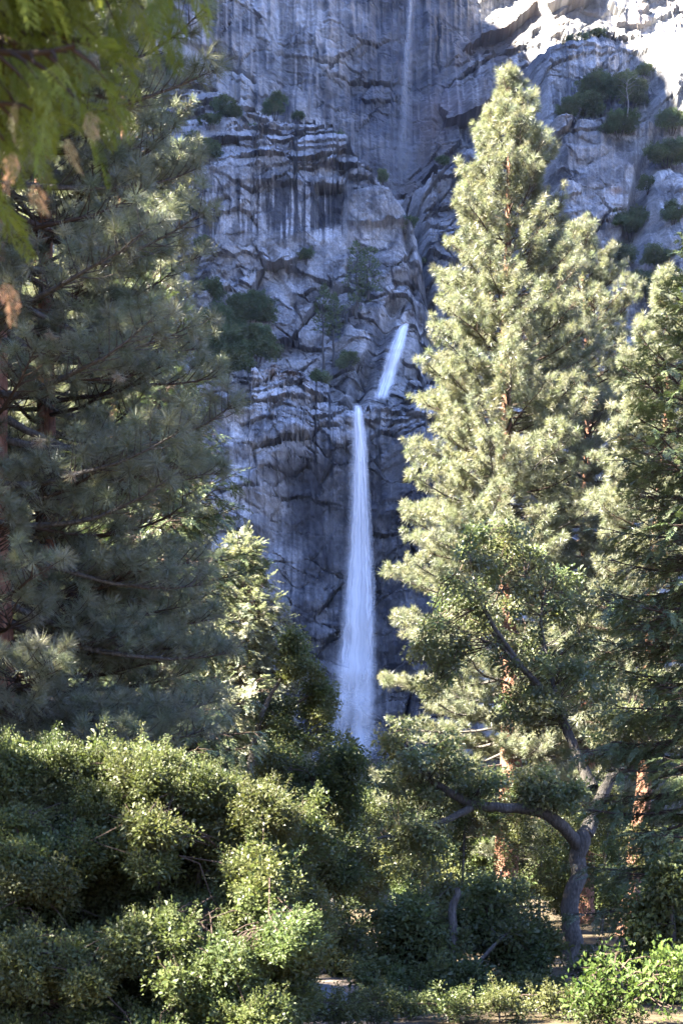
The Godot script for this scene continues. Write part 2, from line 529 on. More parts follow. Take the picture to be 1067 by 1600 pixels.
	for j in nr:
		for i in nc:
			var z := lerpf(30.0, -1150.0, float(i) / (nc - 1))
			var t := float(j) / (nr - 1)
			var top := line_at([[-1150, 1200], [-610, 895], [-300, 680], [-230, 620], [-170, 560], [-60, 470], [30, 400]], z)
			var x := -265.0 - 40.0 * t - 10.0 * n_big.get_noise_2d(z, t * 300.0) - 0.10 * maxf(-z - 300.0, 0.0)
			pos.append(Vector3(x, -5.0 + t * (top + 20.0 * n_big.get_noise_1d(z)), z))
			col.append(granite(z, t * 500.0, 6.0, 0.4, 0.2))
	structure("west_canyon_wall", grid_mesh(pos, col, nc, nr), M.granite)


# ---------------------------------------------------------------- falling water
# path: rows of [v, u_left, u_right]; each curtain is a thin bowed sheet of strands
func curtain(parent: Node3D, called: String, path: Array, wall: Dictionary, off: float, dense: float, s: float, fade_in: float, fade_out: float, bow: float) -> void:
	var nc := 44
	var nr := 150
	var origin := parent.position
	var pos := PackedVector3Array()
	var col := PackedColorArray()
	var v0: float = path[0][0]
	var v1: float = path[-1][0]
	var left := []
	var right := []
	for p in path:
		left.append([p[0], p[1]])
		right.append([p[0], p[2]])
	var dist := PackedFloat32Array()
	var near := 1e9
	for j in nr:
		var v := lerpf(v0, v1, float(j) / (nr - 1))
		for a in 15:
			near = minf(near, -seen(wall, lerpf(line_at(left, v) - 2.0, line_at(right, v) + 2.0, a / 14.0), v).z)
		dist.append(near)
	for k in 3:
		var soft := dist.duplicate()
		for j in nr:
			var sum := 0.0
			for q in 13:
				sum += minf(dist[clampi(j + q - 6, 0, nr - 1)], dist[j])
			soft[j] = sum / 13.0
		dist = soft
	for j in nr:
		var t := float(j) / (nr - 1)
		var v := lerpf(v0, v1, t)
		var d := dist[j] - off
		var l := line_at(left, v)
		var r := line_at(right, v)
		for i in nc:
			var a := float(i) / (nc - 1)
			var u := lerpf(l, r, a) + (0.8 + 2.6 * t) * n_fine.get_noise_2d(v * 0.05 + s, a * 3.0) + 2.2 * t * n_mid.get_noise_2d(v * 0.12, s * 9.0)
			var p := at(u, v, d)
			p.z += bow * sin(PI * a) + 0.5 * n_mid.get_noise_2d(a * 40.0, v * 0.1 + s)
			pos.append(p - origin)
			var strands := 0.68 + 0.6 * n_st.get_noise_2d(a * 3.2 + s * 3.0, t * 0.35 + s) + 0.18 * n_st.get_noise_2d(a * 11.0 + s, t * 0.5)
			var edge := pow(sin(PI * a), 1.3)
			var al := clampf(strands, 0.0, 1.1) * edge * dense
			al *= ss(0.0, fade_in, t) * (1.0 - ss(1.0 - fade_out, 1.0, t))
			col.append(Color(1.0, 0.99, 0.97, clampf(al, 0.0, 0.97)))
	part(called, grid_mesh(pos, col, nc, nr), M.water, parent)


func build_water() -> void:
	var fall := thing("waterfall", "tall white main waterfall dropping down the dark lower cliff", "waterfall", at(565, 1190, 412))
	var path := [[633, 549, 567], [650, 547, 570], [700, 545, 577], [800, 541, 582], [900, 535, 588], [1000, 527, 590], [1100, 519, 589], [1200, 509, 592]]
	curtain(fall, "water_curtain", path, lower, 1.0, 0.55, 1.0, 0.02, 0.4, 1.2)
	curtain(fall, "water_curtain", path, lower, 0.5, 0.45, 4.3, 0.015, 0.35, 0.8)
	var inner := [[633, 551, 565], [700, 549, 572], [800, 547, 566], [900, 540, 560], [1000, 531, 553], [1100, 523, 548], [1200, 512, 545]]
	curtain(fall, "water_strand", inner, lower, 1.6, 0.5, 7.7, 0.004, 0.45, 0.6)
	var inner_b := [[640, 553, 567], [700, 556, 575], [800, 562, 581], [900, 566, 587], [1000, 569, 589], [1100, 566, 588], [1200, 560, 590]]
	curtain(fall, "water_strand", inner_b, lower, 1.8, 0.5, 2.2, 0.004, 0.4, 0.6)
	var spray := [[980, 500, 600], [1060, 494, 606], [1130, 484, 612], [1215, 470, 625]]
	curtain(fall, "spray", spray, lower, 4.0, 0.3, 5.1, 0.5, 0.25, 3.0)

	var casc := thing("cascade", "short slanting white cascade above the lip of the main fall", "waterfall", at(598, 628, 470))
	var cp := [[505, 627, 641], [515, 619, 640], [535, 609, 636], [560, 601, 631], [590, 592, 622], [628, 580, 609]]
	curtain(casc, "water_curtain", cp, middle, 1.6, 0.9, 3.3, 0.06, 0.1, 1.0)
	curtain(casc, "water_curtain", cp, middle, 1.0, 0.8, 9.3, 0.03, 0.08, 0.6)

	var high := thing("waterfall", "faint veil of water falling down the far blue headwall", "waterfall", at(632, 320, 770))
	var hp := [[-120, 640, 652], [0, 634, 650], [100, 626, 646], [200, 620, 644], [330, 612, 646]]
	curtain(high, "water_curtain", hp, upper, 3.0, 0.15, 6.1, 0.01, 0.5, 1.0)
	var hp2 := [[-120, 640, 648], [0, 638, 647], [100, 628, 636], [200, 624, 632], [330, 618, 634]]
	curtain(high, "water_strand", hp2, upper, 4.0, 0.17, 8.1, 0.01, 0.6, 0.6)
	var sunlit := thing("cascade", "bright sunlit cascade on the pale rock at the top right", "waterfall", at(850, 120, 690))
	var sp := [[-20, 838, 850], [10, 840, 856], [30, 846, 866], [60, 844, 862], [120, 838, 856]]
	curtain(sunlit, "water_curtain", sp, upper, 1.5, 0.9, 2.9, 0.01, 0.2, 1.0)


# ---------------------------------------------------------------- ground
func ground_y(x: float, z: float) -> float:
	var d := -z
	var y := 0.25 * n_mid.get_noise_2d(x * 0.8, z * 0.8) * ss(4.0, 15.0, absf(d))
	y += 0.6 * n_big.get_noise_2d(x * 1.2, z * 1.2) * ss(20.0, 60.0, d)
	y += 38.0 * ss(90.0, 440.0, d)
	return y


func build_ground() -> void:
	var xs := PackedFloat32Array()
	var zs := PackedFloat32Array()
	for i in 141:
		var t := (i - 70) / 70.0
		xs.append(signf(t) * (absf(t) * 25.0 + pow(absf(t), 4.0) * 1475.0))
	for j in 161:
		var t := (j - 50) / 110.0
		zs.append(-signf(t) * (absf(t) * 60.0 + pow(absf(t), 3.0) * 1400.0))
	var pos := PackedVector3Array()
	var col := PackedColorArray()
	for j in range(zs.size() - 1, -1, -1):
		for i in xs.size():
			pos.append(Vector3(xs[i], ground_y(xs[i], zs[j]), zs[j]))
			var sand := bump(xs[i], 0.1, 0.7) * ss(12.0, 16.0, -zs[j]) * ss(30.0, 25.0, -zs[j])
			sand = ss(0.3, 0.6, sand + 0.25 * n_mid.get_noise_2d(xs[i] * 4.0, zs[j] * 4.0))
			col.append(Color(0.085, 0.07, 0.045).lerp(Color(0.17, 0.145, 0.125), sand))
	pos.reverse()
	col.reverse()
	structure("ground", grid_mesh(pos, col, xs.size(), zs.size()), M.soil)


# ---------------------------------------------------------------- foliage pieces
func tri_mesh(pos: PackedVector3Array) -> ArrayMesh:
	var nor := PackedVector3Array()
	nor.resize(pos.size())
	for i in range(0, pos.size(), 3):
		var n := (pos[i + 2] - pos[i]).cross(pos[i + 1] - pos[i]).normalized()
		nor[i] = n
		nor[i + 1] = n
		nor[i + 2] = n
	var arr := []
	arr.resize(Mesh.ARRAY_MAX)
	arr[Mesh.ARRAY_VERTEX] = pos
	arr[Mesh.ARRAY_NORMAL] = nor
	var me := ArrayMesh.new()
	me.add_surface_from_arrays(Mesh.PRIMITIVE_TRIANGLES, arr)
	return me


func rand_dir() -> Vector3:
	var z := rng.randf_range(-1, 1)
	var a := rng.randf() * TAU
	var r := sqrt(1.0 - z * z)
	return Vector3(r * cos(a), z, r * sin(a))


# bundle of long needles round a shoot that points along +Z
func needle_tuft(n: int, length: float, width: float) -> ArrayMesh:
	var pos := PackedVector3Array()
	for i in n:
		var ang := deg_to_rad(lerpf(12.0, 105.0, pow(rng.randf(), 0.8)))
		var a := rng.randf() * TAU
		var dir := Vector3(sin(ang) * cos(a), sin(ang) * sin(a), cos(ang))
		var base := Vector3(0, 0, rng.randf_range(-0.35, 0.1) * length)
		var side := dir.cross(rand_dir()).normalized() * width * 0.5
		var l := length * rng.randf_range(0.75, 1.1)
		var mid := base + dir * l * 0.55
		var tip := base + dir * l + Vector3(0, -0.10 * l, 0.0) + rand_dir() * l * 0.05
		pos.append_array([base - side * 0.6, base + side * 0.6, mid + side, base - side * 0.6, mid + side, mid - side, mid - side, mid + side, tip])
	return tri_mesh(pos)


# flat drooping spray of short foliage along +Z
func frond(n: int, length: float, width: float, leaf: float, droop: float, rough: float) -> ArrayMesh:
	var pos := PackedVector3Array()
	for i in n:
		var t := (i + 0.5) / n
		var c := Vector3(0, -droop * t * t * length, t * length)
		var reach := width * (1.0 - 0.75 * t) * (0.35 + 0.65 * minf(1.0, t * 5.0)) * rng.randf_range(0.75, 1.15)
		for s in [-1.0, 1.0]:
			var dir := Vector3(s * 0.8, rng.randf_range(-rough, rough) - droop * 0.6, 0.6).normalized()
			var tip: Vector3 = c + dir * reach
			var across := Vector3(-dir.z, rng.randf_range(-0.6, 0.6), dir.x).normalized() * leaf * 0.5
			var m: Vector3 = c.lerp(tip, 0.6)
			pos.append_array([c - across * 0.4, c + across * 0.4, m + across, c - across * 0.4, m + across, m - across, m - across, m + across, tip])
	return tri_mesh(pos)


# forked feathery spray of scale foliage (cedar), several fingers that fork
func cedar_spray(length: float, w: float) -> ArrayMesh:
	var pos := PackedVector3Array()
	for i in 13:
		var t := (i + 0.5) / 13.0
		var c := Vector3(0.02 * sin(t * 5.0), -0.25 * t * t * length, t * length)
		for s in [-1.0, 1.0]:
			var reach := length * 0.42 * (1.0 - 0.7 * t) * rng.randf_range(0.7, 1.1)
			var dir := Vector3(s * 0.62, rng.randf_range(-0.25, 0.1), 0.78).normalized()
			for k in 5:
				var q := (k + 0.3) / 5.0
				var b: Vector3 = c + dir * reach * q
				var d2 := (dir + Vector3(s * rng.randf_range(-0.7, 0.7), rng.randf_range(-0.35, 0.2), rng.randf_range(0.0, 0.5))).normalized()
				var tip: Vector3 = b + d2 * reach * 0.42
				var side := Vector3(-d2.z, rng.randf_range(-0.3, 0.3), d2.x).normalized() * w
				pos.append_array([b - side, b + side, tip + side * 0.8, b - side, tip + side * 0.8, tip - side * 0.8])
	return tri_mesh(pos)


# cluster of broad leaves: each a folded lozenge
func leaf_cluster(n: int, radius: float, leaf: float, slim: float) -> ArrayMesh:
	var pos := PackedVector3Array()
	for i in n:
		var c := rand_dir() * radius * pow(rng.randf(), 0.5)
		c.y *= 0.8
		var dir := (c.normalized() + rand_dir() * 0.8 + Vector3(0, 0.1, 0)).normalized()
		var up := (Vector3.UP + rand_dir() * 0.75).normalized()
		var side := dir.cross(up).normalized() * leaf * slim * rng.randf_range(0.8, 1.2)
		var l := leaf * rng.randf_range(0.75, 1.25)
		var b := c
		var tip := c + dir * l - up * l * 0.12
		var m := c + dir * l * 0.5
		var fold := up * l * 0.1
		pos.append_array([b, m + side + fold, tip, b, tip, m - side + fold])
	return tri_mesh(pos)


class Copies:
	var xf: Array[Transform3D] = []
	var tint: PackedColorArray = []


func look(dir: Vector3, size: float, roll: float) -> Basis:
	var up := Vector3.UP if absf(dir.y) < 0.95 else Vector3.RIGHT
	var b := Basis.looking_at(-dir, up)
	return b.rotated(dir.normalized(), roll).scaled(Vector3.ONE * size)


func foliage(parent: Node3D, called: String, mesh: Mesh, m: Material, c: Copies) -> void:
	if c.xf.is_empty():
		return
	var mm := MultiMesh.new()
	mm.transform_format = MultiMesh.TRANSFORM_3D
	mm.use_colors = true
	mm.mesh = mesh
	mm.instance_count = c.xf.size()
	for i in c.xf.size():
		mm.set_instance_transform(i, c.xf[i])
		mm.set_instance_color(i, c.tint[i])
	var o := MultiMeshInstance3D.new()
	o.name = called
	o.multimesh = mm
	o.material_override = m
	o.set_meta("kind", "stuff")
	parent.add_child(o, true)


# ---------------------------------------------------------------- wood
class Wood:
	var pos := PackedVector3Array()
	var nor := PackedVector3Array()
	var idx := PackedInt32Array()

	func tube(pts: Array, r0: float, r1: float, sides: int, power := 1.0) -> void:
		var base := pos.size()
		var n := pts.size()
		for i in n:
			var dir: Vector3 = (pts[mini(i + 1, n - 1)] - pts[maxi(i - 1, 0)]).normalized()
			var a := dir.cross(Vector3(0.31, 0.2, 0.93)).normalized()
			var b := dir.cross(a)
			var r := lerpf(r0, r1, pow(float(i) / (n - 1), power))
			for k in sides:
				var q := TAU * k / sides
				var o := a * cos(q) + b * sin(q)
				pos.append(pts[i] + o * r)
				nor.append(o)
		for i in n - 1:
			for k in sides:
				var p := base + i * sides + k
				var q := base + i * sides + (k + 1) % sides
				idx.append_array([p, p + sides, q, q, p + sides, q + sides])

	func mesh() -> ArrayMesh:
		var arr := []
		arr.resize(Mesh.ARRAY_MAX)
		arr[Mesh.ARRAY_VERTEX] = pos
		arr[Mesh.ARRAY_NORMAL] = nor
		arr[Mesh.ARRAY_INDEX] = idx
		var me := ArrayMesh.new()
		me.add_surface_from_arrays(Mesh.PRIMITIVE_TRIANGLES, arr)
		return me


func trunk_mesh(h: float, r: float, lean: Vector2, crook: float, sides := 14) -> Array:
	var pts := []
	var n := 22
	var s := rng.randf() * 50.0
	for i in n:
		var t := float(i) / (n - 1)
		pts.append(Vector3(lean.x * t * h + crook * n_vol.get_noise_2d(t * 1.5, s) * minf(1.0, t * 4.0), t * h - 0.4 * (1.0 - t), lean.y * t * h + crook * n_vol.get_noise_2d(t * 1.5, s + 9.0) * minf(1.0, t * 4.0)))
	var w := Wood.new()
	w.tube(pts, r, r * 0.06, sides, 0.85)
	# flare at the root
	for i in sides:
		w.pos[i] += w.nor[i] * r * 0.25
	# furrowed, not perfectly round
	for i in w.pos.size():
		w.pos[i] += w.nor[i] * r * 0.09 * n_vol.get_noise_3d(w.nor[i].x * 2.2 + s, w.pos[i].y * 0.5, w.nor[i].z * 2.2)
	return [w.mesh(), pts]


func along(pts: Array, t: float) -> Vector3:
	var f := clampf(t, 0.0, 1.0) * (pts.size() - 1)
	var i := mini(int(f), pts.size() - 2)
	return pts[i].lerp(pts[i + 1], f - i)


# o: h height, lo start of crown, r trunk radius, profile [[t, reach]...], n branches, step tuft spacing, size tuft size, rise [[t, degrees]], twigs per metre
func conifer(called: String, label: String, category: String, where: Vector3, o: Dictionary, tufts: Array, leaf: Material, group := "") -> Node3D:
	rng.seed = o.get("seed", 5)
	var tree := thing(called, label, category, where, group)
	var h: float = o.h
	var made := trunk_mesh(h, o.r, o.get("lean", Vector2.ZERO), o.get("crook", 0.25))
	part("trunk", made[0], o.get("bark", M.pine_bark), tree)
	var pts: Array = made[1]
	var cop: Array[Copies] = []
	for m in tufts:
		cop.append(Copies.new())
	var n: int = o.n
	var az := rng.randf() * TAU
	var face: Array = o.get("sector", [])
	for i in n:
		var t := lerpf(o.lo, 0.985, pow((i + rng.randf()) / n, o.get("crowd", 0.9)))
		az += 2.4 + rng.randf_range(-0.5, 0.5)
		var ct: float = (t - o.lo) / (1.0 - o.lo)
		var reach: float = line_at(o.profile, ct) * rng.randf_range(0.62, 1.2)
		if o.has("lopsided"):
			reach *= 1.0 + o.lopsided * cos(az)
		var rise := deg_to_rad(line_at(o.rise, ct) + rng.randf_range(-9, 9))
		var out := Vector3(cos(az), 0, sin(az))
		var p := along(pts, t)
		var bp := [p]
		var steps := 7
		var curl: float = o.get("curl", 0.5)
		var wob := rng.randf() * 40.0
		for k in steps:
			var q := float(k + 1) / steps
			var e := rise + curl * (q - 0.35)
			var dir := (out + out.cross(Vector3.UP) * 0.5 * n_vol.get_noise_2d(q * 1.2, wob)).normalized() * cos(e) + Vector3.UP * sin(e)
			p += dir * reach / steps
			bp.append(p)
		var w := Wood.new()
		var br: float = clampf(0.012 + reach * o.get("thick", 0.011), 0.012, 0.12)
		w.tube(bp, br, 0.006, 5)
		var twigs := int(reach * o.twigs) + 2
		for k in twigs:
			var q := lerpf(o.get("bare", 0.28), 0.98, (k + rng.randf()) / twigs)
			var b := along(bp, q)
			var axis: Vector3 = (along(bp, q + 0.06) - along(bp, q - 0.06)).normalized()
			var side := axis.cross(Vector3.UP).normalized() * (1.0 if k % 2 else -1.0)
			var tl: float = minf(o.get("twig", 0.9), reach * 0.42) * (1.05 - 0.6 * q) * rng.randf_range(0.6, 1.25)
			var td: Vector3 = (axis * rng.randf_range(0.4, 1.0) + side * rng.randf_range(0.5, 1.0) + Vector3.UP * rng.randf_range(o.get("lift0", -0.1), o.get("lift1", 0.7))).normalized()
			var e1 := b + td * tl * 0.5
			var td2: Vector3 = (td + Vector3.UP * o.get("tipup", 0.35)).normalized()
			var e2 := e1 + td2 * tl * 0.5
			w.tube([b, e1, e2], 0.007 + tl * 0.006, 0.004, 3)
			var m := maxi(1, int(tl * o.get("fill", 0.7) / o.step))
			for j in m:
				var f: float = 1.0 - float(j) / maxf(m, 1) * o.get("fill", 0.7)
				var tp := along([b, e1, e2], f)
				var dir: Vector3 = (td2 + rand_dir() * o.get("stray", 0.45)).normalized()
				if o.has("sag"):
					dir = (dir + Vector3.DOWN * o.sag).normalized()
				var c: Copies = cop[rng.randi() % tufts.size()]
				c.xf.append(Transform3D(look(dir, o.size * rng.randf_range(0.75, 1.15), rng.randf_range(-0.5, 0.5) if o.has("flat") else rng.randf() * TAU), tp))
				var g := rng.randf_range(0.75, 1.2)
				c.tint.append(Color(g * rng.randf_range(0.92, 1.12), g, g * rng.randf_range(0.85, 1.1)))
		# tip
		var c2: Copies = cop[i % tufts.size()]
		c2.xf.append(Transform3D(look((bp[-1] - bp[-2]).normalized(), o.size, 0.0), bp[-1]))
		c2.tint.append(Color.WHITE)
		part("branch", w.mesh(), M.twig if br < 0.05 else o.get("limb", M.dark_bark), tree)
	for k in tufts.size():
		foliage(tree, "crown", tufts[k], leaf, cop[k])
	return tree


# broadleaf tree or shrub: limbs are polylines in world metres with radii; blobs are crown masses [centre, radii, nodes]
func leafy(called: String, label: String, category: String, where: Vector3, limbs: Array, blobs: Array, o: Dictionary, clusters: Array, leaf: Material, group := "") -> Node3D:
	rng.seed = o.get("seed", 9)
	var tree := thing(called, label, category, where, group)
	var cop: Array[Copies] = []
	for m in clusters:
		cop.append(Copies.new())
	var nodes: Array[Vector3] = []
	var bark: Material = o.get("bark", M.dark_bark)
	for l in limbs:
		var lp := []
		var raw: Array = l.pts
		var steps: int = (raw.size() - 1) * 4
		for k in steps + 1:
			var f := float(k) / 4.0
			var i := mini(int(f), raw.size() - 2)
			var a: Vector3 = raw[maxi(i - 1, 0)]
			var d: Vector3 = raw[mini(i + 2, raw.size() - 1)]
			var p: Vector3 = raw[i].cubic_interpolate(raw[i + 1], a, d, f - i) - where
			lp.append(p + rand_dir() * l.r1 * 0.5)
			nodes.append(p)
		var w := Wood.new()
		w.tube(lp, l.r0, l.r1, 9)
		for k in w.pos.size():
			w.pos[k] += w.nor[k] * l.r0 * 0.14 * n_vol.get_noise_3d(w.pos[k].x * 3.0, w.pos[k].y * 2.0, w.pos[k].z * 3.0)
		part(l.get("name", "limb"), w.mesh(), bark, tree)
	var twig := Wood.new()
	var step: float = o.spread
	var masses := []
	var split: int = o.get("clump", 0)
	for b in blobs:
		if split == 0:
			masses.append(b)
		for k in split:
			masses.append([b[0] + rand_dir() * b[1] * pow(rng.randf(), 0.45) * 0.9, b[1] * rng.randf_range(0.55, 1.0) * o.get("clump_r", 0.55), int(b[2] / float(split)) + 1])
	for b in masses:
		var centre: Vector3 = b[0] - where
		var rad: Vector3 = b[1]
		var want: int = b[2]
		var shade := rng.randf_range(0.78, 1.25)
		var warm := rng.randf_range(0.9, 1.15)
		var tries := 0
		var placed := 0
		while placed < want and tries < want * 8:
			tries += 1
			var d := rand_dir()
			if o.has("upper") and d.y < -0.3 and rng.randf() < o.upper:
				continue
			var p := centre + d * rad * pow(rng.randf(), o.get("shell", 0.4)) * (1.0 + 0.45 * n_vol.get_noise_3d(d.x * 1.7 + centre.x, d.y * 1.7, d.z * 1.7 + want))
			if n_vol.get_noise_3d(p.x * o.gap + 3.0, p.y * o.gap, p.z * o.gap) < o.get("open", -0.15):
				continue
			placed += 1
			if nodes.size() and o.get("twigs", true):
				var best := nodes[0]
				var bd := 1e9
				var stride := maxi(1, nodes.size() / 60)
				for k in range(rng.randi() % stride, nodes.size(), stride):
					var q := nodes[k].distance_squared_to(p) * (1.6 if nodes[k].y > p.y else 1.0)
					if q < bd:
						bd = q
						best = nodes[k]
				var l := best.distance_to(p)
				var m1 := best.lerp(p, 0.4) + Vector3(0, 0.12 * l, 0) + rand_dir() * l * 0.12
				var m2 := best.lerp(p, 0.75) + Vector3(0, 0.08 * l, 0) + rand_dir() * l * 0.08
				var tr: float = o.get("twig_r", 0.01)
				twig.tube([best, m1, m2, p], tr * (0.8 + 0.5 * l), tr * 0.4, 4)
				if placed % 3 == 0:
					nodes.append(m2)
			if o.has("sprig") and rng.randf() < o.sprig:
				var sd := (d + Vector3.UP * rng.randf_range(0.3, 1.2) + rand_dir() * 0.5).normalized()
				var sl: float = o.spread * rng.randf_range(1.0, 2.4)
				twig.tube([p, p + sd * sl * 0.5, p + sd * sl + Vector3(0, -0.08 * sl, 0)], 0.004, 0.002, 3)
				for k in 4:
					var c: Copies = cop[rng.randi() % clusters.size()]
					c.xf.append(Transform3D(look(sd, 0.75 - 0.12 * k, rng.randf() * TAU), p + sd * sl * (0.35 + 0.22 * k)))
					c.tint.append(Color(1.1 * warm, 1.08, 0.95) * shade)
			var nn: int = o.per
			for k in nn:
				var q := p + rand_dir() * step * pow(rng.randf(), 0.6) * Vector3(1, 0.75, 1)
				var c: Copies = cop[rng.randi() % clusters.size()]
				var g := rng.randf_range(0.75, 1.2) * shade
				c.xf.append(Transform3D(Basis.from_euler(Vector3(rng.randf_range(-0.5, 0.5), rng.randf() * TAU, rng.randf_range(-0.5, 0.5))).scaled(Vector3.ONE * rng.randf_range(0.75, 1.2)), q))
				c.tint.append(Color(g * warm * rng.randf_range(0.92, 1.1), g, g * rng.randf_range(0.8, 1.1)))
	if twig.pos.size():
		part("twig", twig.mesh(), M.twig, tree).set_meta("kind", "stuff")
	for k in clusters.size():
		foliage(tree, "crown", clusters[k], leaf, cop[k])
	return tree


# ---------------------------------------------------------------- plants on the cliffs
var far_clumps := []
var far_tufts := []


func cliff_bush(wall: Dictionary, u: float, v: float, w: float, h: float, called: String, label: String, group: String, s: int, density := 0.6, leaf := "far_leaf") -> void:
	var p := seen(wall, u, v)
	var d := -p.z
	var ww := w * 0.9 / F * d
	var hh := h * 0.9 / F * d
	p.z += minf(ww * 0.16, 3.5)
	var blobs := []
	rng.seed = s * 31 + 7
	var k := maxi(5, int(w * h / 210.0))
	for i in k:
		var a := rng.randf_range(-1, 1)
		var b := rng.randf()
		var cx := a * ww * 0.34
		var cy := hh * (0.22 + 0.56 * b * (1.0 - 0.45 * absf(a)))
		var r := Vector3(1.2 + ww * rng.randf_range(0.09, 0.16), 0.9 + hh * rng.randf_range(0.08, 0.14), 1.2 + ww * 0.1)
		blobs.append([p + Vector3(cx, cy, rng.randf_range(-0.5, 0.8) * ww * 0.3), r, int(clampf(r.x * r.y * 9.0, 10.0, 130.0) * density)])
	var limbs := []
	for i in 3:
		var lx := (i - 1) * ww * 0.22
		limbs.append({"name": "trunk" if i == 1 else "limb", "pts": [p + Vector3(lx * 0.2, -1.0, -1.0), p + Vector3(lx * 0.6, hh * 0.3, 0), p + Vector3(lx, hh * 0.65, 0)], "r0": 0.02 * hh + 0.05, "r1": 0.04})
	leafy(called, label, "tree" if h > 45 else "shrub", p, limbs, blobs, {"seed": s, "spread": 0.75, "per": 3, "gap": 0.35, "open": -0.6, "shell": 0.45, "twigs": false, "upper": 0.7}, far_clumps, M[leaf], group)


